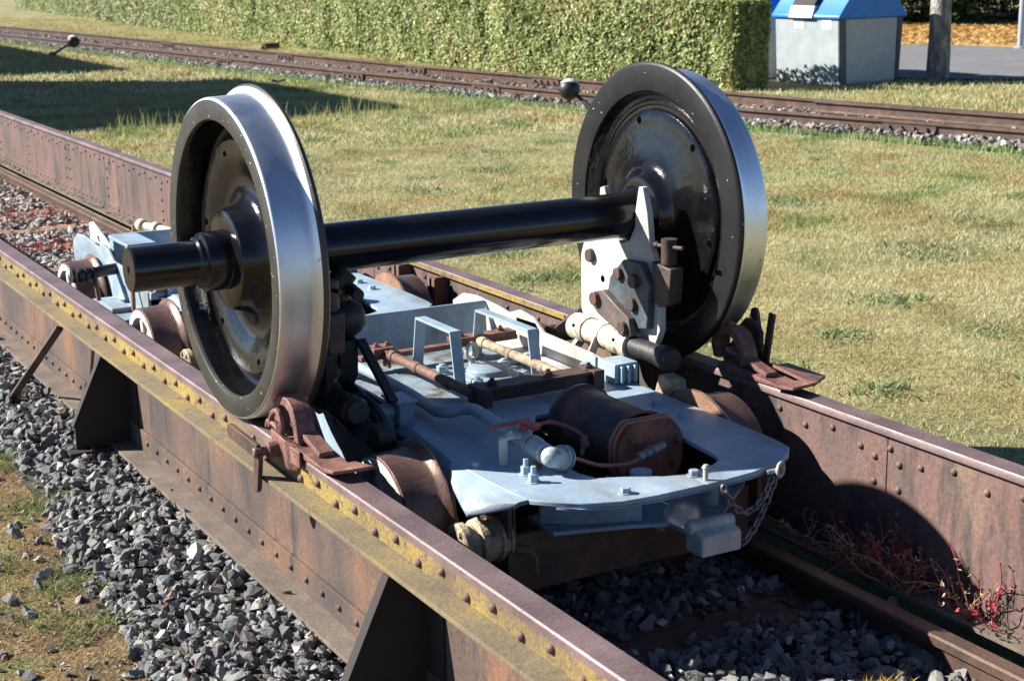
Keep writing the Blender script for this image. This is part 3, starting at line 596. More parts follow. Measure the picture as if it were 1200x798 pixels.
    pp = p.build('air_pipe', 'trolley_paint', T)
    p = MB(); q = Vector((-0.2275, -0.605, 0.022)); dy = Vector((-0.075, -1, 0.0)).normalized()
    for a, b_, r0, n_ in ((0, 0.070, 0.0245, 24), (0.070, 0.078, 0.029, 24), (0.078, 0.125, 0.020, 24), (0.125, 0.135, 0.027, 8), (0.135, 0.190, 0.0275, 24), (0.190, 0.199, 0.031, 24), (0.206, 0.214, 0.031, 24), (0.214, 0.27, 0.028, 24)):
        p.cyl(q+dy*a, q+dy*b_, r0, n=n_)
    p.lathe([(-0.026, 0.0), (-0.024, 0.010), (-0.018, 0.019), (-0.010, 0.025), (0, 0.028), (0.012, 0.028), (0.024, 0.029), (0.05, 0.028)], q+dy*0.30, (0.75, 0.30, -0.25), 28)
    e1 = q+dy*0.30+Vector((0.75, 0.30, -0.25)).normalized()*0.045; ed = Vector((0.75, 0.30, -0.25)).normalized()
    p.cyl(e1, e1+ed*0.007, 0.035, n=28); p.cyl(e1+ed*0.018, e1+ed*0.023, 0.035, n=28)
    p.build('shut_off_cock', 'cock_paint', pp, 0.001)
    p = MB(); p.cyl((-0.237, -0.735, 0.04), (-0.232, -0.735, 0.066), 0.012, n=16); p.bar((-0.323, -0.700, 0.062), (-0.222, -0.722, 0.072), 0.016, 0.010); p.bar((-0.226, -0.718, 0.071), (-0.205, -0.765, 0.058), 0.028, 0.016); p.build('cock_handle', 'red_lever', pp, 0.003)
    p = MB(); p.tube([(-0.20, -0.74, 0.058), (-0.155, -0.745, 0.062), (-0.10, -0.75, 0.040), (-0.06, -0.76, 0.010), (-0.07, -0.78, -0.012), (-0.10, -0.82, -0.02)], 0.0060, 10); p.cyl((-0.06, -0.765, 0.008), (-0.07, -0.79, -0.012), 0.012, n=6); p.build('branch_pipe', 'rust', pp)
    p = MB(); p.bar((-0.313, -0.76, zt), (-0.313, -0.76, 0.044), 0.024, 0.008, 0, (0, 1, 0)); p.bar((-0.317, -0.757, 0.044), (-0.255, -0.757, 0.044), 0.024, 0.008); p.bar((-0.259, -0.757, 0.044), (-0.259, -0.757, 0.02), 0.024, 0.008, 0, (1, 0, 0)); p.bolt((-0.288, -0.757, 0.048), (0, 0, 1), 0.012, 0.008, 0.006)
    p.build('pipe_bracket', 'white_paint', T, 0.001)
    p = MB(); p.box(-0.255, -0.235, -0.835, -0.818, zt, 0.0); p.build('pipe_foot', 'rust_orange', T, 0.001)
    # second pipe run and square block on the left
    p = MB(); p.tube([(-0.375, 0.30, 0.0), (-0.372, -0.05, 0.0), (-0.372, -0.22, 0.0)], 0.010, 12, 0, 1); p.tube([(-0.40, 0.30, 0.022), (-0.40, -0.20, 0.020)], 0.010, 12, 0, 1)
    p.build('brake_pipe', 'trolley_paint', T)
    p = MB(); p.box(-0.385, -0.335, -0.265, -0.165, -0.055, 0.030); p.box(-0.395, -0.325, -0.275, -0.155, 0.0305, 0.038); p.cyl((-0.43, -0.215, 0.0), (-0.386, -0.215, 0.0), 0.026, n=8); p.cyl((-0.45, -0.215, -0.04), (-0.386, -0.215, -0.04), 0.018, n=16)
    p.build('valve_block', 'trolley_paint', T, 0.003)
    # right-hand bracket with ribs behind the wheel
    p = MB(); p.prism([(0.0, -0.032), (-0.14, -0.032), (-0.14, 0.040), (-0.10, 0.040)], 'x', 0.378, 0.391); p.box(0.385, 0.475, -0.245, -0.141, -0.028, 0.036)
    for x in (0.405, 0.43, 0.455): p.box(x-0.004, x+0.004, -0.262, -0.2455, -0.028, 0.030)
    p.build('ribbed_bracket', 'trolley_paint', T, 0.003)
    # lower front: coupling frame, tongue and buffer beam
    p = MB(); p.prism([(-0.30, -0.86), (-0.30, -1.00), (-0.10, -1.06), (-0.005, -1.10), (0.0, -1.165), (0.135, -1.165), (0.155, -1.12), (0.37, -0.94), (0.40, -0.86)], 'z', -0.160, -0.148)
    p.prism([(-0.30, -0.93), (-0.20, -1.0), (-0.06, -1.055), (-0.06, -1.045), (-0.20, -0.99), (-0.30, -0.92)], 'z', -0.1475, -0.0445)
    p.bar((-0.08, -0.90, -0.10), (0.0, -1.08, -0.142), 0.01, 0.08); p.cyl((0.17, -1.04, -0.148), (0.17, -1.04, -0.0445), 0.026); p.cyl((0.0, -0.96, -0.148), (0.0, -0.96, -0.0445), 0.03)
    p.build('coupling_frame', 'trolley_paint', T, 0.002)
    p = MB(); p.hexa([(0.012, -1.225, -0.212), (0.140, -1.225, -0.212), (0.140, -1.15, -0.212), (0.012, -1.15, -0.212), (0.012, -1.225, -0.158), (0.140, -1.225, -0.158), (0.140, -1.15, -0.130), (0.012, -1.15, -0.130)])
    p.cyl((0.0, -1.175, -0.143), (0.145, -1.175, -0.143), 0.018); p.build('coupling_head', 'white_paint', T, 0.006)
    p = MB(); p.box(-0.395, 0.395, -0.93, -0.905, -0.33, -0.165); p.box(-0.395, 0.395, -0.90, -0.82, -0.335, -0.315); p.build('end_beam', 'rust_dark', T, 0.003)
    # chain from the eye at the corner down to the coupling head, and its safety loop
    def chain(pts, link=0.030, wire=0.0038):
        P = [Vector(a) for a in pts]; segs = [(P[i+1]-P[i]).length for i in range(len(P)-1)]; Ltot = sum(segs); n_ = int(Ltot/(link*0.72)); mbc = MB()
        def at(s_):
            for i, sg in enumerate(segs):
                if s_ <= sg or i == len(segs)-1: return P[i]+(P[i+1]-P[i])*(s_/sg), (P[i+1]-P[i]).normalized()
                s_ -= sg
        for i in range(n_):
            c_, d_ = at((i+0.5)*Ltot/n_); _, u, v = basis(d_); sd = u if i % 2 else v
            loop = [c_ + d_*(math.cos(a)*link*0.5) + sd*(math.sin(a)*link*0.27) for a in [2*math.pi*j/12 for j in range(12)]]
            mbc.tube(loop, wire, 6, closed=True, smooth=1)
        return mbc
    def hang(a, b_, sag, n_=10):
        a, b_ = Vector(a), Vector(b_); return [a+(b_-a)*(i/n_)+Vector((0, 0, -sag*4*(i/n_)*(1-i/n_))) for i in range(n_+1)]
    chain(hang((0.305, -1.158, -0.052), (0.165, -1.19, -0.215), 0.030)).build('chain', 'steel_dull', T)
    chain(hang((0.09, -1.205, -0.035), (0.285, -1.165, -0.055), 0.085)).build('chain', 'steel_dull', T)
    p = MB(); cc = Vector((0.308, -1.165, -0.040)); p.tube([cc+Vector((0.018*math.cos(a)+0.004, 0.01*math.cos(a), 0.018*math.sin(a))) for a in [2*math.pi*i/14 for i in range(14)]], 0.006, 8, closed=True, smooth=1)
    p.cyl((0.27, -1.16, -0.042), (0.298, -1.164, -0.04), 0.007); p.build('chain_eye', 'white_paint', T)
    p = MB(); p.cyl((0.075, -1.15, -0.03), (0.075, -1.15, 0.004), 0.007); p.cyl((0.075, -1.15, 0.004), (0.075, -1.15, 0.012), 0.010, 0.006)
    p.build('chain_pin', 'white_paint', T)
    # tan brake adjuster under the left wing
    p = MB(); yy_, zz = -0.90, -0.175
    p.lathe([(-0.535, 0), (-0.535, 0.058), (-0.53, 0.063), (-0.512, 0.063), (-0.508, 0.05), (-0.485, 0.05), (-0.48, 0.063), (-0.462, 0.066), (-0.457, 0.055), (-0.43, 0.055), (-0.425, 0.062), (-0.405, 0.062), (-0.40, 0.05), (-0.385, 0.048), (-0.385, 0)], (0, yy_, zz), (1, 0, 0), 40)
    for a in range(0, 360, 60): p.bolt((-0.535, yy_+0.048*math.cos(R(a)), zz+0.048*math.sin(R(a))), (-1, 0, 0), 0.007, 0.006, 0)
    pm = p.build('brake_adjuster', 'tan_dirty', T)
    p = MB(); p.box(-0.384, -0.376, -0.935, -0.875, -0.215, -0.046); p.build('hanger_plate', 'rust_dark', pm, 0.001)
    p = MB(); p.cyl((-0.375, -0.93, -0.20), (-0.345, -0.955, -0.207), 0.011); p.tube([(-0.345, -0.955, -0.207), (-0.335, -0.965, -0.22), (-0.332, -0.97, -0.265)], 0.0035, 8); p.build('adjuster_cable', 'rust_orange', pm)
    return T
T1 = trolley('blue-grey wheelset trolley under the black wheelset, nearest the camera')
T2 = copy_tree(T1); T2.location.y = 2.2; T2['label'] = 'white and grey wheelset trolley behind, partly hidden by the big left wheel'
# hide nothing: the rear trolley's front coupling would meet the front one, so it carries its own shorter set of parts
for ch in list(kids(T2)):
    nm = ch.name.split('.')[0]
    if nm in ('chain', 'chain_eye', 'chain_pin', 'coupling_head'): 
        for g_ in kids(ch): bpy.data.objects.remove(g_)
        bpy.data.objects.remove(ch)
# the carrying claws of the front trolley
def yoke(sx, T):
    lit_side = sx > 0  # left claw in dark tones: the left wheel's shade painted into its colours
    X = lambda x: sx*x
    def pr(mb, pts, x0, x1, mi=0):
        a, b_ = sorted((X(x0), X(x1))); mb.prism(pts, 'x', a, b_, mi)
    cz = RW
    body = [(-0.20, 0.07), (0.235, 0.07), (0.255, 0.11), (0.255, 0.30), (0.235, 0.345), (0.17, 0.362), (0.145, 0.40), (0.138, 0.48), (0.132, 0.545), (0.108, 0.552), (0.080, 0.49), (0.078, 0.44), (0.045, 0.39), (0.0, 0.374),
            (-0.045, 0.39), (-0.078, 0.44), (-0.080, 0.49), (-0.100, 0.575), (-0.122, 0.575), (-0.150, 0.49), (-0.162, 0.40), (-0.190, 0.345), (-0.225, 0.30), (-0.225, 0.12)]
    mb = MB(); pr(mb, body, 0.572, 0.597); y_ = mb.build('claw_plate', 'white_paint' if lit_side else 'grease', T, 0.003)
    for hy_, hz_ in ((0.115, 0.235), (0.16, 0.15), (0.03, 0.225)):
        mb = MB(); mb.cyl((X(0.5722), hy_, hz_), (X(0.5705), hy_, hz_), 0.0115, n=20); mb.build('bore', 'hole_black', y_)
    mb = MB(); pr(mb, [(-0.19, 0.12), (0.02, 0.09), (0.06, 0.16), (0.03, 0.26), (-0.05, 0.33), (-0.15, 0.335), (-0.205, 0.27)], 0.545, 0.5712); mb.build('front_cheek', 'dirty_blue' if lit_side else 'grease', y_, 0.004)
    mb = MB(); pr(mb, [(0.095, 0.20), (0.105, 0.155), (0.07, 0.13), (-0.10, 0.075), (-0.135, 0.09), (-0.12, 0.145), (0.04, 0.215)], 0.520, 0.5445)
    mb.build('link_plate', 'steel_brown', y_, 0.003)
    for (yy_, zz, r_, x0) in ((0.185, 0.305, 0.024, 0.572), (0.075, 0.18, 0.024, 0.520), (-0.095, 0.11, 0.024, 0.520), (-0.12, 0.27, 0.024, 0.545), (-0.03, 0.28, 0.022, 0.545), (-0.11, 0.19, 0.024, 0.545)):
        mb = MB(); mb.cyl((X(x0+0.002), yy_, zz), (X(x0-0.016), yy_, zz), r_, r_*0.93, n=28); mb.build('pivot_bolt', 'rust_dark', y_, 0.0015)
    mb = MB(); mb.cyl((X(0.585), -0.255, 0.345), (X(0.585), -0.255, 0.425), 0.026, n=24); mb.cyl((X(0.585), -0.19, 0.395), (X(0.585), -0.33, 0.405), 0.007, n=10); mb.lathe([(-0.013, 0), (-0.009, 0.009), (0, 0.013), (0.009, 0.009), (0.013, 0)], (X(0.585), -0.185, 0.395), (0, 1, 0), 16)
    mb.cyl((X(0.585), -0.255, 0.21), (X(0.585), -0.255, 0.345), 0.019); mb.build('locking_pin', 'rust_dark', y_)
    mb = MB(); pr(mb, [(-0.235, 0.20), (-0.29, 0.22), (-0.30, 0.335), (-0.19, 0.345), (-0.195, 0.22)], 0.560, 0.612); mb.build('pin_housing', 'rust_dark', y_, 0.004)
    # hinge tube along the trolley below the claw
    mb = MB(); c0 = Vector((X(0.545), 0, 0.050))
    for a, b_, r_ in ((0.24, 0.15, 0.047), (0.148, -0.005, 0.042), (0.06, 0.045, 0.045), (-0.008, -0.115, 0.047)):
        mb.cyl(c0+Vector((0, a, 0)), c0+Vector((0, b_, 0)), r_, n=36)
    mb.lathe([(0.24, 0.047), (0.252, 0.040), (0.258, 0.02), (0.258, 0)], c0, (0, 1, 0), 36)
    for yy_ in (0.19, -0.06): mb.cyl(c0+Vector((-sx*0.040, yy_, 0.015)), c0+Vector((-sx*0.0485, yy_, 0.018)), 0.006, n=10, mi=1)
    tb_ = mb.build('hinge_tube', ['cream_paint' if lit_side else 'grease', 'hole_black'], T, 0.002)
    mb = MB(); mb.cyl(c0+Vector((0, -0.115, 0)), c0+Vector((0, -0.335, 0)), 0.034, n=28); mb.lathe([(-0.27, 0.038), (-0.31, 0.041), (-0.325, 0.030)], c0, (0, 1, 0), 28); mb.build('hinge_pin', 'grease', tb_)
    mb = MB(); mb.bar(c0+Vector((-sx*0.035, 0.0525, 0.0)), Vector((X(0.445), 0.0525, -0.09)), 0.030, 0.008, 0, (0, 1, 0)); mb.build('tube_strap', 'white_paint' if lit_side else 'grease', tb_, 0.001); mb = MB(); mb.bar(c0+Vector((0, 0.20, -0.03)), Vector((X(0.445), 0.20, -0.09)), 0.030, 0.02, 0, (0, 1, 0)); mb.build('tube_strap', 'white_paint' if lit_side else 'grease', tb_, 0.001); mb = MB(); mb.bar(c0+Vector((0, -0.08, -0.03)), Vector((X(0.445), -0.08, -0.09)), 0.030, 0.02, 0, (0, 1, 0))
    mb.build('tube_strap', 'white_paint' if lit_side else 'grease', tb_, 0.001)
    # shaft running inboard from the girder side, and the block at its end
    mb = MB(); mb.cyl((X(0.50), 0.36, 0.0), (X(0.70), 0.36, 0.0), 0.032); mb.bar((X(0.52), 0.33, 0.02), (X(0.60), 0.27, 0.10), 0.05, 0.03); mb.build('cross_shaft', 'rust_dark', T, 0.002)
    mb = MB(); pr(mb, [(-0.33, -0.055), (-0.42, -0.055), (-0.44, -0.02), (-0.43, 0.015), (-0.36, 0.02)], 0.475, 0.530); mb.build('stop_block', 'tan_dirty' if lit_side else 'grease', T, 0.006)
    return y_
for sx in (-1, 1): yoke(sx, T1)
mb = MB()                                                            # greasy latch gear stacked beside the left wheel
mb.cyl((-0.50, -0.055, 0.345), (-0.445, -0.06, 0.405), 0.036, n=24); mb.cyl((-0.47, -0.06, 0.30), (-0.47, -0.06, 0.36), 0.030, n=20)
mb.lathe([(-0.07, 0), (-0.066, 0.03), (-0.045, 0.055), (0, 0.062), (0.03, 0.05), (0.05, 0.03), (0.055, 0)], (-0.455, -0.07, 0.265), (0.9, -0.3, 0.2), 24)
mb.prism([(-0.10, 0.20), (-0.02, 0.22), (0.03, 0.16), (0.05, 0.05), (-0.03, 0.02), (-0.09, 0.09)], 'x', -0.495, -0.435); mb.cyl((-0.52, -0.02, 0.13), (-0.42, -0.03, 0.135), 0.026, n=6)
mb.cyl((-0.46, -0.12, 0.0), (-0.44, 0.04, 0.01), 0.045, n=24); mb.cyl((-0.455, -0.15, 0.0), (-0.455, -0.118, 0.0), 0.055, n=28); mb.bar((-0.43, -0.10, 0.20), (-0.40, -0.26, 0.04), 0.03, 0.016)
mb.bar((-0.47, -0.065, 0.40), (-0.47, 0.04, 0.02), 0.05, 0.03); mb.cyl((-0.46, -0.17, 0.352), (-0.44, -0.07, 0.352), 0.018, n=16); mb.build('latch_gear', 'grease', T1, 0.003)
mb = MB(); mb.tube([(-0.50, 0.10, -0.02), (-0.47, -0.05, 0.06), (-0.45, -0.20, 0.02), (-0.44, -0.28, -0.08), (-0.42, -0.34, -0.16)], 0.013, 12); mb.build('brake_hose', 'rubber', T1)
mb = MB(); mb.tube([(-0.55, -0.10, 0.02), (-0.50, -0.26, 0.07), (-0.46, -0.34, 0.0), (-0.46, -0.36, -0.12)], 0.011, 12); mb.build('brake_hose', 'rubber', T1)
# extra parts of the rear trolley that show past the journal
mb = MB(); mb.prism([(3.05, -0.12), (2.68, -0.12), (2.62, 0.00), (2.74, 0.055), (3.02, 0.125), (3.08, 0.11)], 'x', -0.40, -0.388); mb.build('end_plate', 'white_paint', T2, 0.003)
mb = MB()
for (a, b_, c_, d_) in ((2.36, 2.42, -0.06, 0.10), (2.60, 2.66, -0.06, 0.10)): mb.box(-0.42, -0.30, a, b_, c_, d_)
mb.box(-0.425, -0.295, 2.36, 2.66, 0.1005, 0.115); mb.build('box_frame', 'trolley_paint', T2, 0.003)
mb = MB(); mb.tube([(-0.62, 2.42, -0.005), (-0.50, 2.44, 0.0), (-0.42, 2.46, 0.0)], 0.025, 16, 0, 3)
for x in (-0.66, -0.63, -0.60, -0.57): mb.cyl((x, 2.42, -0.005), (x+0.014, 2.42, -0.005), 0.031, n=20)
mb.build('hose_coupling', 'rubber', T2)
mb = MB(); mb.tube([(-0.56, 2.42, -0.02), (-0.555, 2.40, -0.12), (-0.55, 2.38, -0.26)], 0.010, 10); mb.tube([(-0.47, 2.18, 0.02), (-0.49, 2.10, -0.10), (-0.53, 2.02, -0.28)], 0.010, 10); mb.cyl((-0.47, 2.18, -0.01), (-0.47, 2.18, 0.04), 0.026, n=16)
mb.build('brake_hanger', 'rust', T2)
mb = MB(); mb.tube([(-0.12, 3.2, 0.055), (0.05, 2.75, 0.035), (0.2, 2.3, 0.01)], 0.022, 16, 0, 4)
for q in ((-0.12, 3.2, 0.055), (-0.08, 3.1, 0.05), (-0.03, 2.96, 0.045)): mb.cyl(q, (q[0]+0.01, q[1]-0.03, q[2]-0.002), 0.034, n=16)
mb.build('air_pipe', 'cream_paint', T2)
mb = MB(); mb.cyl((-0.15, 3.2, -0.10), (-0.15, 3.2, 0.06), 0.012); mb.build('pipe_post', 'rust_orange', T2)
mb = MB(); mb.box(-0.06, 0.03, 2.78, 2.86, -0.05, 0.115); mb.box(-0.065, 0.035, 2.775, 2.865, 0.1155, 0.124); mb.build('valve_box', 'trolley_paint', T2, 0.006)
mb = MB(); mb.tube([(-0.10, 1.30, -0.02), (-0.02, 1.36, 0.0), (0.08, 1.34, -0.01), (0.06, 1.28, -0.02), (-0.04, 1.27, -0.015)], 0.014, 8, closed=True, smooth=3); mb.tube([(0.0, 1.25, -0.02), (0.10, 1.30, 0.01), (0.15, 1.38, -0.02)], 0.012, 8); mb.build('shackle', 'rust_pink', T2)
mb = MB(); mb.box(-0.58, -0.50, 2.30, 2.10, -0.12, -0.10); mb.box(-0.585, -0.45, 1.95, 2.45, -0.13, -0.1205); mb.build('side_step', 'trolley_paint', T2, 0.002)
mb = MB(); mb.lathe([(-0.545, 0), (-0.545, 0.055), (-0.53, 0.062), (-0.50, 0.062), (-0.49, 0.05), (-0.40, 0.05), (-0.40, 0)], (0, 1.02, -0.155), (1, 0, 0), 32); mb.build('brake_adjuster', 'cream_paint', T1)

# ------------------------------------------------------------------ wheel stops on both girders
def wheel_stop(sx, label):
    X = lambda x: sx*x
    T = thing('wheel_stop', label, 'wheel stop', (sx*0.755, -0.5, 0.0), 'rail clamps holding the wheels of the wheelset')
    mb = MB()                                                        # saddle shoe lying on the rail head, tip bent up a little
    mb.hexa([(X(0.715), -0.65, 0.004), (X(0.795), -0.65, 0.004), (X(0.797), -0.36, 0.004), (X(0.705), -0.36, 0.004), (X(0.715), -0.65, 0.016), (X(0.795), -0.65, 0.016), (X(0.797), -0.36, 0.030), (X(0.705), -0.36, 0.030)])
    mb.hexa([(X(0.690), -0.755, 0.024), (X(0.800), -0.735, 0.022), (X(0.800), -0.6505, 0.006), (X(0.700), -0.6505, 0.006), (X(0.690), -0.755, 0.034), (X(0.800), -0.735, 0.032), (X(0.800), -0.6505, 0.020), (X(0.700), -0.6505, 0.020)])
    mb.box(*sorted((X(0.7980), X(0.806))), -0.52, -0.40, -0.022, 0.026)
    mb.bar((X(0.75), -0.58, 0.026), (X(0.75), -0.37, 0.070), 0.045, 0.016)
    mb.build('shoe', 'rust_pink', T, 0.003)
    mb = MB()                                                        # arched hook that grips the wheel
    prof = [(-0.30, 0.03), (-0.285, 0.075), (-0.30, 0.115), (-0.335, 0.138), (-0.39, 0.142), (-0.43, 0.125), (-0.455, 0.085), (-0.47, 0.03), (-0.44, 0.03), (-0.425, 0.075), (-0.405, 0.105), (-0.375, 0.115), (-0.34, 0.112), (-0.322, 0.095), (-0.318, 0.07), (-0.33, 0.03)]
    a, b_ = sorted((X(0.732), X(0.786))); mb.prism(prof, 'x', a, b_); mb.build('hook', 'rust_pink', T, 0.003)
    mb = MB()
    mb.tube([(X(0.80), -0.30, 0.045), (X(0.805), -0.33, 0.085), (X(0.80), -0.36, 0.10), (X(0.80), -0.385, 0.07), (X(0.80), -0.38, 0.03)], 0.009, 8)
    mb.tube([(X(0.79), -0.25, 0.03), (X(0.80), -0.29, 0.055), (X(0.80), -0.34, 0.055), (X(0.795), -0.36, 0.03)], 0.009, 8); mb.build('safety_link', 'rust_pink', T)
    mb = MB(); mb.hexa([(X(0.793), -0.47, -0.045), (X(0.812), -0.45, -0.045), (X(0.812), -0.33, -0.02), (X(0.793), -0.30, -0.02), (X(0.775), -0.50, 0.022), (X(0.815), -0.44, 0.04), (X(0.815), -0.34, 0.05), (X(0.775), -0.28, 0.028)]); mb.cyl((X(0.80), -0.38, 0.0), (X(0.845), -0.38, 0.0), 0.024, n=8); mb.cyl((X(0.83), -0.38, 0.0), (X(0.885), -0.38, 0.0), 0.013, n=16)
    mb.build('clamp_body', 'rust_pink', T, 0.004)
    mb = MB()
    if sx < 0:
        ends = [((X(0.868), -0.16, 0.005), 0.042), ((X(0.868), -0.355, -0.105), 0.036)]
    else:
        ends = [((X(0.868), -0.34, 0.165), 0.036), ((X(0.868), -0.56, -0.02), 0.036)]
    for e_, w_ in ends:
        c0 = Vector((X(0.868), -0.38, 0.0)); mb.bar(c0, e_, w_, 0.014, 0, (1, 0, 0)); mb.cyl(Vector(e_)-Vector((0.0062, 0, 0)), Vector(e_)+Vector((0.0062, 0, 0)), w_/2*0.98, n=20)
    mb.build('lever', 'rust_dark', T, 0.002)
    return T
wheel_stop(-1, 'pinkish rusty wheel stop clamped on the lichen-covered girder before the left wheel')
ws = wheel_stop(1, 'dark rusty wheel stop on the girder by the lawn, with its lever upright')
mb = MB(); oc = [(-0.36+0.062*math.cos(R(a)), 0.095+0.062*math.sin(R(a))) for a in range(22, 382, 45)]; mb.prism(oc, 'x', 0.83, 0.845); mb.cyl((0.82, -0.36, 0.11), (0.8285, -0.36, 0.11), 0.012)
mb.bar((0.85, -0.415, -0.02), (0.85, -0.452, 0.185), 0.026, 0.012, 0, (1, 0, 0)); mb.build('upright_lever', 'rust_dark', ws, 0.002)
mb = MB(); mb.hexa([(0.80, -0.72, 0.012), (0.95, -0.60, -0.01), (0.93, -0.44, 0.0), (0.80, -0.52, 0.03), (0.80, -0.72, 0.022), (0.95, -0.60, 0.0), (0.93, -0.44, 0.010), (0.80, -0.52, 0.04)]); mb.build('side_wing', 'rust_pink', ws, 0.002)

# ------------------------------------------------------------------ siding track in the background
def path_rail(name, f, y0, y1, label, h=0.13, group='rails of the siding beyond the lawn', bendy=None):
    ys_ = np.linspace(y0, y1, max(3, int((y1-y0)/1.2))); prof = rail_profile(h, 0.075, 0.13); mb = MB(); n_ = len(prof); zb = -0.35-h if h > 0.1 else -0.36-h
    P = [(float(f(y)), float(y)) for y in ys_]
    for (x, y) in P:
        for a, z in prof: mb.v.append((x+a, y, zb+z))
    for i in range(len(P)-1):
        for k in range(n_): mb.f.append((i*n_+k, i*n_+(k+1) % n_, (i+1)*n_+(k+1) % n_, (i+1)*n_+k)); mb.m.append(0)
    mb.f += [tuple(range(n_))[::-1], tuple(range((len(P)-1)*n_, len(P)*n_))]; mb.m += [0, 0]
    return top(mb, name, 'narrow_rail', (P[0][0], P[0][1], zb), label, 'rail', group)
SR = []
SR.append(path_rail('siding_rail', lambda y: track_x(y, 0), -8, 60, 'brown rail of the siding, the one nearer the lawn', 0.165))
SR.append(path_rail('siding_rail', lambda y: track_x(y, 1), -8, 60, 'brown rail of the siding, the one nearer the hedge', 0.165))
path_rail('check_rail', lambda y: track_x(y, 1)-0.10, 5.5, 9.6, 'short check rail beside the far siding rail, in front of the recycling bins', group='check rails of the siding')
path_rail('check_rail', lambda y: track_x(y, 0)+0.12+0.012*(y-16), 15.5, 27.5, 'switch blade lying against the near siding rail, in front of the hedge', group='check rails of the siding')
mbs = []
y = 3.0; k = 0
while y < 46:
    x0, x1 = float(track_x(y, 0)), float(track_x(y, 1)); mb = MB(); mb.box(x0-0.28, x1+0.28, y-0.12, y+0.12, -0.62, -0.502)
    for q in (x0, x1):
        for dx in (-0.085, 0.085): mb.box(q+dx-0.025, q+dx+0.025, y-0.04, y+0.04, -0.5015, -0.47)
    o = top(mb, 'siding_sleeper', 'sleeper_wood', (x0, y, -0.6), 'weathered wooden sleeper half buried in the ballast of the siding', 'sleeper', 'sleepers of the siding'); y += 0.68; k += 1
for o_, side in ((SR[0], 0), (SR[1], 1)):
    for yc in (7.3, 11.2, 14.1, 17.4, 22.0, 27.5):
        yc += 0.5*side; x_ = float(track_x(yc, side)); sl = (float(track_x(yc+0.5, side))-x_)/0.5; mb = MB()
        mb.bar((x_-0.020-0.3*sl, yc-0.3, -0.42), (x_-0.020+0.3*sl, yc+0.3, -0.42), 0.014, 0.07); 
        for j in range(4): yb = yc-0.21+0.14*j; mb.cyl((x_-0.027+(yb-yc)*sl, yb, -0.42), (x_-0.055+(yb-yc)*sl, yb, -0.42), 0.02, n=6)
        mb.build('fishplate', 'rust_dark', o_)
def switch_lever(base, ball, label):
    base, ball = Vector(base), Vector(ball); T = thing('switch_lever', label, 'switch lever', base, 'switch levers of the siding')
    mb = MB(); mb.box(base.x-0.16, base.x+0.16, base.y-0.10, base.y+0.10, base.z-0.06, base.z+0.03); mb.cyl(base+Vector((0, -0.08, 0.05)), base+Vector((0, 0.08, 0.05)), 0.06, n=20); mb.build('lever_box', 'rust_dark', T, 0.01)
    mb = MB(); mb.tube([base+Vector((0, 0, 0.05)), ball], (0.026, 0.018), 10, 0, 1); mb.build('arm', 'lever_black', T)
    d_ = (ball-base).normalized(); mb = MB(); r_ = 0.120; n_ = 14
    prof = [(-r_*math.cos(math.pi*i/n_), r_*math.sin(math.pi*i/n_)) for i in range(n_+1)]
    mb.lathe(prof, ball, Vector((0.25, 0.3, 0.9)), 32, [1]*9+[0]*6); mb.build('counterweight', ['lever_white', 'lever_black'], T)
switch_lever((7.12, 10.40, -0.45), (6.99, 10.75, -0.165), 'switch lever with black and white ball weight, left of the right big wheel')
switch_lever((5.10, 26.3, -0.47), (5.512, 26.3, -0.19), 'switch lever with dark ball weight at the far left by the siding')
mb = MB(); mb.box(-0.14, 0.14, -0.10, 0.10, 0, 0.10); mb.box(-0.16, 0.16, -0.12, 0.12, 0.1005, 0.13); mb.cyl((-0.19, 0, 0.05), (0.19, 0, 0.05), 0.03); 
o = mb.build('point_box', 'rust_dark', None, 0.01); o.location = (9.05, 25.2, -0.45); tag(o, 'small rusty box in the grass between siding and hedge', 'metal box')
mb = MB(); mb.tube([(-0.10, 0, 0.05), (0, 0.02, 0.02), (0.10, 0, 0.045)], 0.018, 8); mb.cyl((0, 0, -0.06), (0, 0, 0.03), 0.03); o = mb.build('ground_anchor', 'rust_dark'); o.location = (5.99, 17.0, -0.43)
tag(o, 'small bent iron on the lawn just above the left wheel', 'ground anchor')

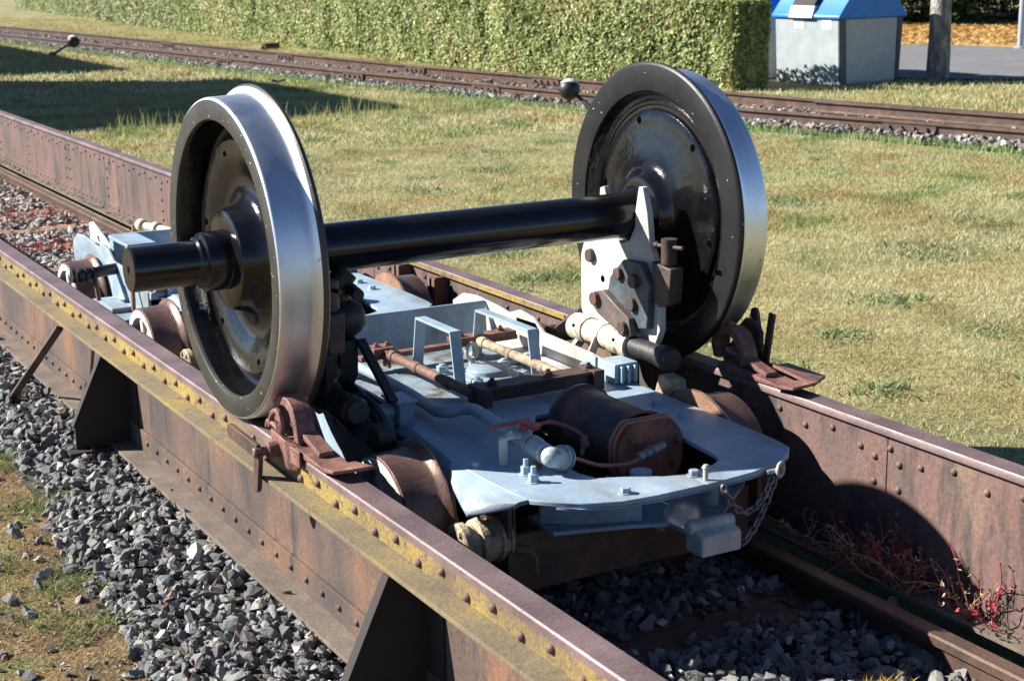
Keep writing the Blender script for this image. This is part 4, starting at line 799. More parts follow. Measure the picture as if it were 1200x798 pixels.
# ------------------------------------------------------------------ bins, pole
def recycling_bin(A, B, back, label):
    """A, B: the near corners of the gable end; back: length behind it."""
    A, B = Vector((*A, -0.452)), Vector((*B, -0.452)); u = (B-A).normalized(); wd = (B-A).length; v = Vector((-u.y, u.x, 0)); up_ = Vector((0, 0, 1))
    T = thing('recycling_bin', label, 'recycling bin', (A+B)/2, 'blue and grey recycling containers behind the hedge')
    hw, hz, rz = 0.86, 0.03, 1.62                                     # eave height, splay, ridge height
    def P(a, b_, c_): return A + u*a + v*b_ + up_*c_
    s = 0.05
    mb = MB(); mb.hexa([P(s, 0, 0), P(wd-s, 0, 0), P(wd-s, back, 0), P(s, back, 0), P(0, 0, hw), P(wd, 0, hw), P(wd, back, hw), P(0, back, hw)]); mb.build('body', 'bin_grey', T, 0.01)
    mb = MB(); mb.hexa([P(s+0.13, -0.012, 0.03), P(wd-s-0.10, -0.012, 0.03), P(wd-s-0.10, -0.0125+0.014, 0.03), P(s+0.13, 0.0015, 0.03), P(0.13, -0.012, hw-0.01), P(wd-0.11, -0.012, hw-0.01), P(wd-0.11, 0.0015, hw-0.01), P(0.13, 0.0015, hw-0.01)]); mb.build('end_panel', 'bin_panel', T)
    for a in (0.0, wd-0.10):
        mb = MB()
        w_ = 0.128 if a == 0 else 0.10; k_ = s if a == 0 else 0
        k2 = 0 if a == 0 else -s
        mb.hexa([P(a+k_, -0.02, 0), P(a+k_+k2+w_-0.002, -0.02, 0), P(a+k_+k2+w_-0.002, -0.0005, 0), P(a+k_, -0.0005, 0), P(a, -0.02, hw), P(a+w_-0.002, -0.02, hw), P(a+w_-0.002, -0.0005, hw), P(a, -0.0005, hw)]); mb.build('end_frame', 'bin_frame', T, 0.004)
    mb = MB(); e = 0.03
    pr = [(-e, hw), (wd+e, hw), (wd+e, hw+0.04), (wd*0.86, hw+0.28), (wd*0.66, rz), (wd*0.34, rz), (wd*0.14, hw+0.28), (-e, hw+0.04)]; n_ = len(pr)
    mb.add([P(a, -0.05, c_) for a, c_ in pr] + [P(a, back+0.05, c_) for a, c_ in pr], [tuple(range(n_)), tuple(range(n_, 2*n_))[::-1]] + [(i, (i+1) % n_, n_+(i+1) % n_, n_+i) for i in range(n_)])
    mb.build('roof', 'bin_blue', T, 0.012)
    mb = MB(); mb.hexa([P(-0.06, 0.42, hw+0.005), P(0.08, 0.42, hw+0.005), P(0.08, 0.86, hw+0.005), P(-0.06, 0.86, hw+0.005), P(0.0, 0.42, hw+0.17), P(0.12, 0.42, hw+0.17), P(0.12, 0.86, hw+0.17), P(0.0, 0.86, hw+0.17)]); mb.build('hatch', 'bin_grey', T, 0.01)
    mb = MB(); mb.hexa([P(-0.001, 0.44, hw+0.175), P(0.13, 0.44, hw+0.175), P(0.13, 0.84, hw+0.175), P(-0.001, 0.84, hw+0.175), P(0.10, 0.44, hw+0.30), P(0.2, 0.44, hw+0.30), P(0.2, 0.84, hw+0.30), P(0.10, 0.84, hw+0.30)]); mb.build('slot', 'bin_dark', T)
    for b0 in (0.12, 0.62):
        mb = MB(); k_ = lambda c_: s*(1-c_/hw)-0.004
        q = [(b0, hw-0.13), (b0+0.17, hw-0.13), (b0+0.17, hw-0.015), (b0, hw-0.015)]
        mb.hexa([P(k_(q[0][1]), q[0][0], q[0][1]), P(k_(q[1][1])+0.004, q[0][0], q[0][1]), P(k_(q[1][1])+0.004, q[1][0], q[1][1]), P(k_(q[1][1]), q[1][0], q[1][1]), P(k_(q[3][1]), q[3][0], q[3][1]), P(k_(q[3][1])+0.004, q[3][0], q[3][1]), P(k_(q[2][1])+0.004, q[2][0], q[2][1]), P(k_(q[2][1]), q[2][0], q[2][1])])
        st = mb.build('sticker', 'bin_white', T)
        mb = MB()
        for r_ in range(2):
            zz = hw-0.05-0.04*r_
            for j in range(4): 
                bb = b0+0.025+0.032*j; x_ = k_(zz)-0.001
                mb.hexa([P(x_-0.001, bb, zz-0.006), P(x_, bb, zz-0.006), P(x_, bb+0.02, zz-0.006), P(x_-0.001, bb+0.02, zz-0.006), P(x_-0.001, bb, zz+0.006), P(x_, bb, zz+0.006), P(x_, bb+0.02, zz+0.006), P(x_-0.001, bb+0.02, zz+0.006)])
        mb.build('print', 'ink', st)
    return T
recycling_bin((11.72, 11.76), (12.94, 11.88), 1.15, 'blue roofed grey recycling bin nearest the tree, its end panel facing the camera')
recycling_bin((11.62, 13.25), (12.82, 13.37), 1.15, 'blue roofed recycling bin just behind the nearest one, mostly hidden by the hedge')
recycling_bin((11.52, 14.85), (12.72, 14.97), 1.15, 'blue roofed recycling bin farthest left, only its roof edge above the hedge')
mb = MB(); mb.cyl((0, 0, 0), (0, 0, 4.2), 0.055, n=20); mb.lathe([(0, 0.11), (0.03, 0.11), (0.05, 0.06)], (0, 0, 0), (0, 0, 1), 20); mb.cyl((0, 0, 4.2), (0, 0, 4.24), 0.06, 0.03)
o = mb.build('sign_pole', 'pole_metal'); o.location = (19.1, 15.5, -0.44); tag(o, 'plain grey metal pole at the edge of the road, far right', 'pole')

# ------------------------------------------------------------------ foliage
def leaves(name, P, Nn, size, cols, parent=None, mat='leaf', aspect=0.55, loc=None):
    """Small folded leaves (two triangles) at P, facing roughly Nn."""
    n_ = len(P); a = nrg.normal(size=(n_, 3)); Nn = Nn + a*0.55; Nn /= np.linalg.norm(Nn, axis=1, keepdims=True)
    r_ = nrg.normal(size=(n_, 3)); U = np.cross(Nn, r_); U /= np.linalg.norm(U, axis=1, keepdims=True); V = np.cross(Nn, U)
    sz = size*(0.6+0.8*nrg.random((n_, 1)))
    v0 = P-U*sz*0.5; v1 = P+V*sz*aspect*0.5+Nn*sz*0.08; v2 = P+U*sz*0.5; v3 = P-V*sz*aspect*0.5+Nn*sz*0.08
    verts = np.stack([v0, v1, v2, v3], 1).reshape(-1, 3); i = np.arange(n_)*4
    faces = np.concatenate([np.stack([i, i+1, i+2], 1), np.stack([i, i+2, i+3], 1)])
    tint = np.repeat(cols, 4, axis=0)
    if loc is not None: verts = verts-np.array(loc)
    o = np_mesh(name, verts, faces, mat, tint)
    if loc is not None and parent is None: o.location = loc
    o.parent = parent; return o
HP = [(10.15, 12.05), (9.70, 14.0), (9.38, 16.6), (9.32, 20.0), (9.55, 27.0), (9.95, 34.0), (10.7, 46.0), (11.5, 60.0)]
hy = np.array([p[1] for p in HP]); hxv = np.array([p[0] for p in HP])
T = thing('hedge', 'long clipped green hedge behind the siding', 'hedge', (9.7, 14, -0.45))
HW, HH = 0.60, 1.13
mb = MB(); ys_ = np.concatenate([np.arange(12.25, 30, 1.0), np.arange(30, 60, 3)]); 
for i in range(len(ys_)-1):
    a, b_ = ys_[i], ys_[i+1]; xa, xb = np.interp(a, hy, hxv)+0.20, np.interp(b_, hy, hxv)+0.20
    mb.hexa([(xa, a, -0.5), (xa+HW-0.26, a, -0.5), (xb+HW-0.26, b_, -0.5), (xb, b_, -0.5), (xa, a, 0.56), (xa+HW-0.26, a, 0.56), (xb+HW-0.26, b_, 0.56), (xb, b_, 0.56)])
plain('twig', (0.018, 0.026, 0.008), 0.95); mb.build('inner_twigs', 'twig', T)
def hedge_pts(nf, y0, y1, face):
    y_ = y0+(y1-y0)*nrg.random(nf); xb = np.interp(y_, hy, hxv)+0.07; z_ = nrg.random(nf); lump = 0.17*(fbm(y_*1.0, z_*HH, 2.4, 31)-0.5)
    dep = np.abs(nrg.normal(size=nf))*0.06
    if face == 'front': P = np.stack([xb+dep-lump, y_, -0.45+z_*HH], 1); Nn = np.tile([-1, -0.1, 0.35], (nf, 1))
    elif face == 'top': xx = nrg.random(nf); P = np.stack([xb+xx*HW, y_, -0.45+HH-dep+0.10*(fbm(xx*2, y_, 1.7, 33)-0.5)+0.03*nrg.random(nf)], 1); Nn = np.tile([-0.2, 0, 1.0], (nf, 1))
    else: xx = nrg.random(nf); P = np.stack([np.full(nf, 10.22)+xx*HW, 12.05+dep+0.14*(fbm(xx*2, z_*HH, 2, 35)-0.5), -0.45+z_*HH], 1); Nn = np.tile([0, -1, 0.3], (nf, 1))
    return P, Nn.astype(float)
Ps, Ns = zip(*[hedge_pts(n_, a, b_, f_) for n_, a, b_, f_ in ((46000, 12.0, 20, 'front'), (44000, 20, 34, 'front'), (14000, 34, 58, 'front'), (9000, 12.0, 20, 'top'), (9000, 20, 50, 'top'), (8500, 0, 1, 'end'))])
P = np.concatenate(Ps); Nn = np.concatenate(Ns); n_ = len(P)
k1 = fbm(P[:, 1], P[:, 2]*1.3, 1.3, 41)[:, None]; k2 = nrg.random((n_, 1))
g1, g2, g3 = np.array([0.19, 0.24, 0.06]), np.array([0.43, 0.47, 0.18]), np.array([0.33, 0.26, 0.11])
cols = g1+(g2-g1)*np.clip(k1*1.5-0.3+0.4*(k2-0.5), 0, 1); sel = (nrg.random((n_, 1)) < (0.05+0.35*(k1 > 0.62))); cols = np.where(sel, g3, cols)*(0.8+0.45*k2)
o = leaves('foliage', P-np.array([9.7, 14, -0.45]), Nn, 0.064, cols, T)
o2 = None
def tree(name, base, h, r_tr, crown_c, crown_r, nleaf, label, size=0.11, g=((0.05, 0.09, 0.02), (0.12, 0.15, 0.035)), group=None):
    T = thing(name, label, 'tree', base, group); base = Vector(base); cc = Vector(crown_c)
    mb = MB(); mb.tube([base+Vector((0, 0, -0.1)), base+Vector((0.01, 0, h*0.25)), base+Vector((-0.02, 0.02, h*0.6)), base+Vector((0.05, 0, h))], (r_tr, r_tr*0.6), 20, 0, 6)
    mb.tube([base+Vector((0, 0, -0.12)), base+Vector((0, 0, 0.12))], (r_tr*1.35, r_tr*0.98), 20, 0, 1)
    tips = []
    for i in range(9):
        a = i*2.4; d_ = Vector((math.cos(a)*crown_r[0]*0.6, math.sin(a)*crown_r[1]*0.6, (rnd.random()-0.3)*crown_r[2]*0.7))
        st = base+Vector((0, 0, h*(0.6+0.04*i))); mid = st*0.45+(cc+d_)*0.55+Vector((0, 0, 0.1)); mb.tube([st, mid, cc+d_], (r_tr*0.35, r_tr*0.08), 8, 0, 4); tips.append(cc+d_)
    mb.build('trunk', 'bark', T)
    nc = 42; C_ = nrg.normal(size=(nc, 3)); C_ /= np.linalg.norm(C_, axis=1, keepdims=True); C_ *= (0.45+0.5*nrg.random((nc, 1))); C_ = C_*np.array(crown_r)+np.array(cc)
    idx = nrg.integers(0, nc, nleaf); off = nrg.normal(size=(nleaf, 3)); off /= np.linalg.norm(off, axis=1, keepdims=True); rad = 0.30*np.array(crown_r)*(nrg.random((nleaf, 1))**0.5)
    P = C_[idx]+off*rad; sh = nrg.random((nc, 1))[idx]; cols = np.array(g[0])+(np.array(g[1])-np.array(g[0]))*np.clip(sh*0.7+0.3*nrg.random((nleaf, 1)), 0, 1)
    leaves('crown', P-np.array(base), off+np.array([0, 0, 0.4]), size, cols, T); return T
tree('tree', (13.50, 11.75, -0.47), 3.4, 0.165, (13.6, 11.8, 4.2), (2.2, 2.2, 1.5), 9000, 'tree with rough grey-brown trunk beside the recycling bin')
g_bg = 'trees and shrubs beyond the leaf-strewn verge'
lab = ['dark shrub at the back right, left of the tree trunk', 'dark shrub at the back, straight behind the tree trunk', 'dark shrub at the back, just right of the tree trunk', 'dark shrub at the back, left of the grey pole', 'dark shrub at the back, at the far right edge']
for i, (x, y) in enumerate([(20.6, 27.6), (22.8, 25.8), (24.8, 24.4), (26.8, 22.8), (29.0, 21.4)]):
    T = thing('shrub', lab[i], 'shrub', (x, y, -0.43), g_bg); nl = 15000; nc = 34
    C_ = nrg.normal(size=(nc, 3))*np.array([1.1, 1.1, 0.7])+np.array([x, y, 0.7]); idx = nrg.integers(0, nc, nl); off = nrg.normal(size=(nl, 3))*0.33; P = C_[idx]+off; P[:, 2] = np.clip(P[:, 2], -0.38, 9)
    sh = nrg.random((nc, 1))[idx]; cols = np.array([0.035, 0.06, 0.015])+np.array([0.07, 0.09, 0.02])*sh*nrg.random((nl, 1))
    leaves('foliage', P-np.array([x, y, -0.43]), off*0+np.array([-0.3, -0.3, 0.8]), 0.12, cols, T)
    mb = MB()
    for j in range(5): mb.tube([(x+0.1*j-0.2, y, -0.5), (x+0.25*j-0.5, y+0.1*(j % 3), 0.5), (x+0.45*j-0.9, y-0.1*j, 1.5)], (0.03, 0.01), 6, 0, 3)
    mb.build('stem', 'bark', T)
for i, (x, y, h_) in enumerate([(21.0, 31.5, 5.0), (26.0, 28.5, 5.5), (31.5, 25.5, 5.0)]):  # unseen crowns above the view, added to keep the shrubs in shade
    tree('broadleaf_tree', (x, y, -0.43), h_, 0.22, (x, y, 4.3), (3.6, 3.6, 3.4), 16000, ['tall dark tree at the back, left of the tree trunk', 'tall dark tree at the back, between trunk and pole', 'tall dark tree at the back, right of the grey pole'][i], 0.2, ((0.03, 0.055, 0.015), (0.08, 0.11, 0.03)), g_bg)

# sheds to the left of the picture: they throw the long shadows over the far lawn
def shed(name, x0, x1, y0, y1, h, label):
    T = thing(name, label, 'shed', ((x0+x1)/2, (y0+y1)/2, -0.5), 'goods sheds left of the track')
    mb = MB(); mb.box(x0+0.25, x1-0.25, y0+0.25, y1-0.25, -0.5, h-0.3); mb.build('wall', 'shed_wood', T)
    mb = MB(); mb.box(x0, x1, y0, y1, h-0.30, h-0.12); mb.box(x0+0.1, x1-0.1, y0+0.1, y1-0.1, h-0.1195, h); mb.build('roof', 'shed_roof', T, 0.01)
    mb = MB(); mb.box(x1-0.25, x1-0.19, (y0+y1)/2-1.2, (y0+y1)/2+1.2, -0.4, 2.6)
    for k in range(5): mb.box(x1-0.189, x1-0.17, (y0+y1)/2-1.1, (y0+y1)/2+1.1, -0.2+0.6*k, -0.1+0.6*k)
    mb.build('door', 'shed_door', T)
shed('goods_shed', -8.5, -2.15, 18.65, 24.7, 6.2, 'brown timber goods shed out of frame on the left, the nearer one')
shed('goods_shed', -9.5, -2.9, 27.6, 41.0, 6.2, 'brown timber goods shed out of frame on the left, the farther one')

# ------------------------------------------------------------------ stones
def ico(sub):
    import bmesh
    bm = bmesh.new(); bmesh.ops.create_icosphere(bm, subdivisions=sub, radius=1.0); v = np.array([x.co[:] for x in bm.verts]); f = np.array([[q.index for q in x.verts] for x in bm.faces]); bm.free(); return v, f
def hull_rock():
    from itertools import combinations
    k_ = int(nrg.integers(10, 16)); p = nrg.normal(size=(k_, 3)); p /= np.linalg.norm(p, axis=1, keepdims=True); p *= 0.75+0.4*nrg.random((k_, 1)); fs = []
    for i, j, k in combinations(range(k_), 3):
        n_ = np.cross(p[j]-p[i], p[k]-p[i]); d_ = (p-p[i])@n_
        if d_.max() < 1e-9: fs.append((i, j, k))
        elif d_.min() > -1e-9: fs.append((i, k, j))
    # one round of mid-edge splitting with slight random push gives chipped faces
    v = [q for q in p]; mid = {}; out = []
    def m_(a, b_):
        key = (min(a, b_), max(a, b_))
        if key not in mid: v.append((p[a]+p[b_])/2*(1.0+0.05*nrg.normal())); mid[key] = len(v)-1
        return mid[key]
    for a, b_, c_ in fs:
        x, y, z = m_(a, b_), m_(b_, c_), m_(c_, a); out += [(a, x, z), (x, b_, y), (z, y, c_), (x, y, z)]
    return np.array(v), np.array(out)
ROCKS = [hull_rock() for _ in range(14)]
def stones(name, P, S_, cols, sub=1, nvar=8):
    n_ = len(P); ang = nrg.normal(size=(n_, 4)); ang /= np.linalg.norm(ang, axis=1, keepdims=True); a, b_, c_, d_ = ang.T
    Rm = np.stack([np.stack([1-2*(c_*c_+d_*d_), 2*(b_*c_-a*d_), 2*(b_*d_+a*c_)], 1), np.stack([2*(b_*c_+a*d_), 1-2*(b_*b_+d_*d_), 2*(c_*d_-a*b_)], 1), np.stack([2*(b_*d_-a*c_), 2*(c_*d_+a*b_), 1-2*(b_*b_+c_*c_)], 1)], 1)
    sc_ = S_[:, None]*np.array([1.15, 0.85, 0.62])*(0.75+0.5*nrg.random((n_, 3))); pick = nrg.integers(0, len(ROCKS), n_); VV, FF, CC, k0 = [], [], [], 0
    for k, (v, f) in enumerate(ROCKS):
        I = np.where(pick == k)[0]
        if not len(I): continue
        vv = v[None]*sc_[I][:, None, :]; vv = np.einsum('nij,nkj->nki', Rm[I], vv); vv[:, :, 2] *= 0.85; vv += P[I][:, None, :]; nv = len(v)
        FF.append((f[None]+(np.arange(len(I))*nv)[:, None, None]).reshape(-1, 3)+k0); VV.append(vv.reshape(-1, 3)); CC.append(np.repeat(cols[I], nv, axis=0)); k0 += len(I)*nv
    return np_mesh(name, np.concatenate(VV), np.concatenate(FF), 'stone', np.concatenate(CC), kind='stuff')
def stone_cols(n_, white=0.06, warm=0.0, base=(0.15, 0.147, 0.143)):
    b_ = np.array(base)*(0.55+0.95*nrg.random((n_, 1))); b_ = b_+nrg.normal(size=(n_, 3))*0.006
    w_ = nrg.random((n_, 1)); b_ = np.where(w_ < white, np.array([0.42, 0.40, 0.37])*(0.75+0.4*nrg.random((n_, 1))), b_)
    b_ = np.where((w_ > 1-warm), np.array([0.22, 0.13, 0.10]), b_); return np.clip(b_, 0.01, 0.8)
def scatter(n_, x0, x1, y0, y1): return np.stack([x0+(x1-x0)*nrg.random(n_), y0+(y1-y0)*nrg.random(n_)], 1)
q = scatter(20000, -2.05, -0.80, -2.6, 5.5); lim = -1.27+0.08*np.clip(q[:, 1], -1, 1.5)-0.04*np.sin(q[:, 1]*5)-0.10*(fbm(q[:, 0], q[:, 1], 2.5, 51)-0.5)
keep = (q[:, 0] > lim) | (nrg.random(len(q)) < 0.03); q = q[keep]; n_ = len(q)
s_ = 0.010+0.024*nrg.random(n_)**1.8; z_ = -0.485+0.008+0.038*nrg.random(n_)*np.clip((q[:, 0]-lim[keep])/0.15, 0.1, 1)
stones('ballast', np.column_stack([q, z_]), s_, stone_cols(n_, 0.09, 0.015, (0.165, 0.162, 0.157)), 2)
q = scatter(8000, -0.64, 0.64, -2.8, -0.4); n_ = len(q); q = q[np.abs(((q[:, 1]+2.61+0.39) % 0.78)-0.39) > 0.085*(0.4+1.0*nrg.random(n_))]; n_ = len(q)
stones('ballast', np.column_stack([q, GZ+0.005+0.045*nrg.random(n_)]), 0.013+0.024*nrg.random(n_)**1.5, stone_cols(n_, 0.10, 0.0, (0.14, 0.14, 0.135)), 2)
q = scatter(11000, -0.64, 0.64, 2.8, 12.5); n_ = len(q); q = q[np.abs(((q[:, 1]+2.61+0.39) % 0.78)-0.39) > 0.085*(0.4+1.0*nrg.random(n_))]; n_ = len(q)
stones('ballast', np.column_stack([q, GZ+0.005+0.045*nrg.random(n_)]), 0.018+0.018*nrg.random(n_), stone_cols(n_, 0.50, 0.10, (0.26, 0.22, 0.20)), 1)
q = scatter(1500, 0.590, 0.650, -3.0, 12.5); n_ = len(q); stones('ballast', np.column_stack([q, -0.515+0.03*nrg.random(n_)]), 0.012+0.014*nrg.random(n_), stone_cols(n_, 0.12, 0.08, (0.13, 0.11, 0.10)), 1)
q = scatter(700, 0.660, 0.715, -3.0, 12.5); n_ = len(q); stones('pebbles', np.column_stack([q, np.full(n_, -0.425)]), 0.004+0.008*nrg.random(n_)**2, stone_cols(n_, 0.15, 0.2, (0.13, 0.10, 0.085)), 1)
y_ = 3.5+(44-3.5)*nrg.random(26000)**1.25; x_ = track_x(y_, 0)-np.where(y_ < 15, 0.34, 0.5)+(track_x(y_, 1)-track_x(y_, 0)+0.62)*nrg.random(26000)
grassy = fbm(x_, y_, 0.8, 61) > 0.60; ok = ~(grassy & (y_ < 15) & (x_ < track_x(y_, 0)-0.1)); x_, y_ = x_[ok], y_[ok]; n_ = len(x_)
stones('ballast', np.column_stack([x_, y_, np.where((x_ > track_x(y_, 0)) & (x_ < track_x(y_, 1)), -0.525, -0.485)+0.03*nrg.random(n_)]), 0.026+0.026*nrg.random(n_), stone_cols(n_, 0.22, 0.08, (0.17, 0.16, 0.155)), 1)
q = scatter(500, -1.9, -1.1, -1.3, 1.8); n_ = len(q); stones('pebbles', np.column_stack([q, np.full(n_, -0.485+0.008)]), 0.006+0.012*nrg.random(n_)**2, stone_cols(n_, 0.3, 0.2), 1)

# ------------------------------------------------------------------ grass
def blades(name, x, y, h, wdt, cols, zf=None, lean=0.5):
    n_ = len(x); z = (ground_z(x, y) if zf is None else zf)-0.004; a = nrg.random(n_)*2*np.pi; ln = lean*h*(0.3+nrg.random(n_)); b_ = nrg.random(n_)*2*np.pi
    dx, dy = np.cos(a)*wdt/2, np.sin(a)*wdt/2; tx, ty = x+np.cos(b_)*ln, y+np.sin(b_)*ln
    m1x, m1y = x+np.cos(b_)*ln*0.35, y+np.sin(b_)*ln*0.35
    v = np.stack([np.stack([x-dx, y-dy, z], 1), np.stack([x+dx, y+dy, z], 1), np.stack([m1x+dx*0.8, m1y+dy*0.8, z+h*0.55], 1), np.stack([m1x-dx*0.8, m1y-dy*0.8, z+h*0.55], 1), np.stack([tx, ty, z+h], 1)], 1).reshape(-1, 3)
    i = np.arange(n_)*5; f = np.concatenate([np.stack([i, i+1, i+2], 1), np.stack([i, i+2, i+3], 1), np.stack([i+3, i+2, i+4], 1)])
    return np_mesh(name, v, f, 'blade', np.repeat(cols, 5, axis=0), kind='stuff')
STRAW, GREEN, ORNG, OLIVE = np.array([0.54, 0.50, 0.29]), np.array([0.19, 0.27, 0.09]), np.array([0.42, 0.31, 0.13]), np.array([0.38, 0.40, 0.15])
def lawn_cols(x, y, dry=0.0):
    a = fbm(x, y, 0.9, 71)[:, None]; b_ = fbm(x, y, 2.6, 75)[:, None]; r_ = nrg.random((len(x), 1))
    k_ = np.clip((b_*0.6+a*0.4-0.42)*4+(r_-0.5)*0.9, 0, 1); c_ = STRAW*(1-k_)+OLIVE*k_
    g_ = np.clip((vnoise(x, y, 2.2, 79)[:, None]-0.72)*6+(r_-0.5)*0.6, 0, 1); c_ = c_*(1-g_)+GREEN*g_
    o_ = np.clip((fbm(x, y, 1.7, 83)[:, None]-0.50+dry)*6+(r_-0.5), 0, 1)*0.8; c_ = c_*(1-o_)+ORNG*o_
    return c_*(0.7+0.55*nrg.random((len(x), 1)))
def lawn_patch(n_, x0, x1, y0, y1, h0, w0, dry=0.0):
    q = scatter(n_, x0, x1, y0, y1); x, y = q.T; ok = (x < track_x(y, 0)-0.35-0.35*nrg.random(len(x))) & (nrg.random(len(x)) < 0.35+0.9*fbm(x, y, 3.2, 91)); x, y = x[ok], y[ok]
    gg = vnoise(x, y, 2.2, 79); h = h0*(0.5+0.9*nrg.random(len(x)))*(0.75+0.9*np.clip(gg-0.6, 0, 1)); return blades('lawn_grass', x, y, h, np.full(len(x), w0)*(0.7+0.6*nrg.random(len(x))), lawn_cols(x, y, dry), lean=0.9)
lawn_patch(110000, 0.84, 3.4, -3.2, 3.6, 0.030, 0.0032, 0.08)
lawn_patch(140000, 3.4, 8.4, -1.0, 6.5, 0.036, 0.0045, 0.02)
lawn_patch(150000, 0.84, 8.2, 3.6, 9.5, 0.036, 0.0048, 0.0)
lawn_patch(80000, 0.84, 8.2, 9.5, 17, 0.055, 0.011, 0.0)
lawn_patch(40000, 1.0, 8.2, 17, 34, 0.065, 0.02, 0.0)
# strip between the siding and the hedge, the bins and the road
n_ = 60000; y = 4+(46-4)*nrg.random(n_)**1.3; x = track_x(y, 1)+0.28+nrg.random(n_)*np.clip(np.where(y > 12, np.interp(y, hy, hxv)-track_x(y, 1)-0.2, 4.6), 0.1, 5)
ok = (x*0.77+y*0.64 < 17.75) | (y > 12.2); x, y = x[ok], y[ok]
blades('verge_grass', x, y, 0.05*(0.5+0.9*nrg.random(len(x))), np.full(len(x), 0.012), lawn_cols(x, y)*np.array([1.02, 1, 0.95]))
# tall tufts where the shed's shadow ends
x = 2.2+4.2*nrg.random(1100); y = 11.5+1.0*nrg.random(1100); blades('tall_grass', x, y, 0.06+0.20*nrg.random(1100)**3, np.full(1100, 0.009), np.tile(OLIVE*0.9, (1100, 1))*(0.7+0.6*nrg.random((1100, 1))), lean=0.3)
x = track_x(12+6*nrg.random(10), 0)
yq = 5+30*nrg.random(5200); xq = track_x(yq, 0)-0.40-0.25*np.abs(nrg.normal(size=5200)); blades('tall_grass', xq, yq, 0.06+0.08*nrg.random(5200), np.full(5200, 0.012), np.tile(GREEN*1.3, (5200, 1))*(0.7+0.6*nrg.random((5200, 1))), lean=0.4)
# green rosettes of weed on the lawn and grass tufts at the left margin
WX, WY, WH, WC = [], [], [], []
for (cx, cy, r_, n_) in ((2.30, 3.05, 0.16, 420), (2.05, 3.10, 0.10, 260), (2.30, 3.85, 0.13, 300), (3.0, 6.5, 0.16, 300), (4.0, 7.2, 0.14, 260), (4.9, 4.4, 0.18, 380), (2.1, 0.35, 0.10, 200), (2.6, 1.2, 0.1, 200), (4.4, 2.6, 0.2, 300), (5.6, 6.0, 0.2, 300), (1.9, 0.9, 0.12, 220), (3.3, 1.6, 0.12, 220), (3.6, 4.2, 0.12, 220), (5.4, 3.1, 0.2, 260)):
    n_ = int(n_*0.6); WX.append(cx+r_*nrg.normal(size=n_)*0.75); WY.append(cy+r_*nrg.normal(size=n_)*0.75); WH.append(0.015+0.04*nrg.random(n_)**1.5)
for _ in range(90):
    cx, cy = 1.0+6.5*nrg.random(), -1+14*nrg.random(); k_ = int(20+70*nrg.random()); r_ = 0.03+0.09*nrg.random(); WX.append(cx+r_*nrg.normal(size=k_)); WY.append(cy+r_*nrg.normal(size=k_)); WH.append(0.012+0.035*nrg.random(k_))
x, y, h = np.concatenate(WX), np.concatenate(WY), np.concatenate(WH); ok = (x > 0.9) & (x < track_x(y, 0)-0.5); x, y, h = x[ok], y[ok], h[ok]
blades('weeds', x, y, h, np.full(len(x), 0.012), np.array([0.19, 0.26, 0.11])*(0.7+0.7*nrg.random((len(x), 1))), lean=1.6)
q = scatter(150000, -2.3, -1.0, -1.6, 3.4); x, y = q.T; lim = -1.27+0.08*np.clip(y, -1, 1.5)-0.04*np.sin(y*5); ok = (x < lim+0.05+0.06*nrg.random(len(x))) & (fbm(x, y, 5.5, 95) > 0.30+0.25*nrg.random(len(x))); x, y = x[ok], y[ok]
kk = (fbm(x, y, 3.4, 97)+0.20*(nrg.random(len(x))-0.5) > 0.63)[:, None]; cc_ = np.where(kk, np.array([0.20, 0.25, 0.08]), np.where(nrg.random((len(x), 1)) < 0.4, np.array([0.40, 0.33, 0.19]), np.array([0.27, 0.17, 0.07])))*(0.6+0.7*nrg.random((len(x), 1)))
blades('margin_grass', x, y, np.where(kk[:, 0], 0.026, 0.013)*(0.5+nrg.random(len(x))), np.full(len(x), 0.0035), cc_, lean=1.5)
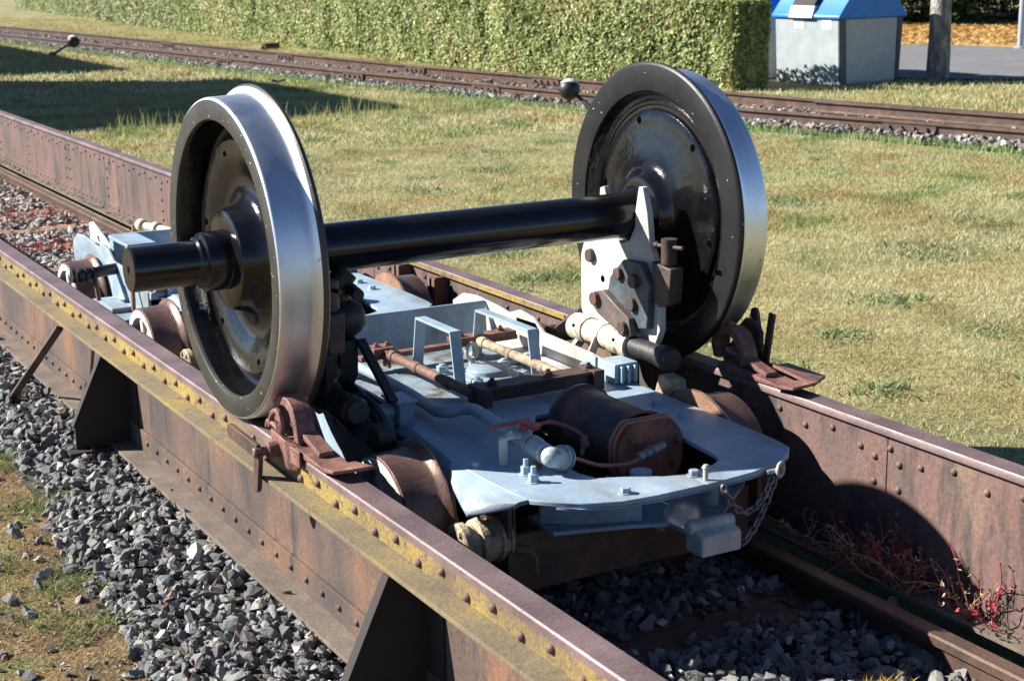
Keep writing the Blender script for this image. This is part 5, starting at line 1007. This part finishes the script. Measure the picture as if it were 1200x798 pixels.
# dry tendrils and a red creeping plant at the foot of the right girder
def creeper(c, r_, n_, label, cols, hh=0.13):
    mb = MB()
    for i in range(n_):
        a = rnd.random()*6.28; x0 = c[0]+(rnd.random()-0.5)*r_[0]; y0 = c[1]+(rnd.random()-0.5)*r_[1]; z0 = c[2]; L = hh*(0.4+0.8*rnd.random()); p = [Vector((x0, y0, z0))]
        d_ = Vector((math.cos(a)*0.5, math.sin(a)*0.6, 0.9))
        for k_ in range(4): d_ = (d_+Vector((rnd.random()-0.5, rnd.random()-0.5, (rnd.random()-0.55)))*0.9).normalized(); q_ = p[-1]+d_*L/3.2; q_.x = min(q_.x, 0.716); p.append(q_)
        mi = 0 if rnd.random() < 0.5 else 1; mb.tube(p, 0.0016, 4, mi, 2)
        for k_ in range(1, 5):
            for _ in range(2):
                e_ = p[k_]; b_ = Vector((rnd.random()-0.5, rnd.random()-0.5, rnd.random()-0.3)).normalized()*0.016; w_ = Vector((rnd.random()-0.5, rnd.random()-0.5, rnd.random()-0.5)).normalized()*0.0035
                mb.add([e_, e_+b_*0.5+w_, e_+b_, e_+b_*0.5-w_], [(0, 1, 2, 3)], mi)
    return top(mb, 'creeping_plant', cols, c, label, 'plant', 'creeping plants between the girders')
plain('stem_red', (0.34, 0.045, 0.055), 0.6); plain('stem_dry', (0.42, 0.27, 0.17), 0.7); plain('moss', (0.28, 0.17, 0.03), 0.9)
creeper((0.68, -1.19, -0.43), (0.05, 0.26), 110, 'tangle of red and dry stems at the foot of the girder by the lawn', ['stem_red', 'stem_dry'], 0.13)
creeper((0.69, -1.50, -0.43), (0.03, 0.20), 26, 'thinner red stems climbing the girder near the right edge', ['stem_red', 'stem_dry'], 0.15)
creeper((0.68, -0.95, -0.43), (0.04, 0.40), 22, 'few dry stems in the wheel shadow at the girder foot', ['stem_dry', 'stem_dry'], 0.09)
creeper((0.05, 5.9, -0.50), (0.7, 0.35), 90, 'red plants among the stones behind the rear trolley, nearer patch', ['stem_red', 'stem_red'], 0.08)
creeper((0.15, 7.2, -0.50), (0.7, 0.45), 90, 'red plants among the stones, farther patch by the sleepers', ['stem_red', 'stem_red'], 0.08)
n_ = 260; x = 0.28+0.05*nrg.normal(size=n_); y = -1.62+0.03*nrg.normal(size=n_); blades('moss_tuft', x, y, 0.012+0.02*nrg.random(n_), np.full(n_, 0.005), np.tile([0.40, 0.24, 0.04], (n_, 1)), zf=np.full(n_, -0.485), lean=1.0)
# fallen leaves on the far verge
n_ = 9000; a = nrg.random(n_); k_ = nrg.random(n_)**0.8; nearx = np.interp(a, [0, 0.35, 0.7, 1], [17.4, 18.8, 20.2, 23.5]); neary = np.interp(a, [0, 0.35, 0.7, 1], [18.9, 16.8, 13.9, 10.5])
x = nearx+k_*8.5; y = neary+k_*9.5; P = np.stack([x, y, np.full(n_, -0.405)], 1)
o = leaves('fallen_leaves', P, np.tile([0, 0, 1.0], (n_, 1)), 0.11, np.array([0.46, 0.27, 0.09])*(0.5+0.9*nrg.random((n_, 1)))+np.array([0.05, 0.03, 0.0]), mat='leaf'); o['kind'] = 'stuff'
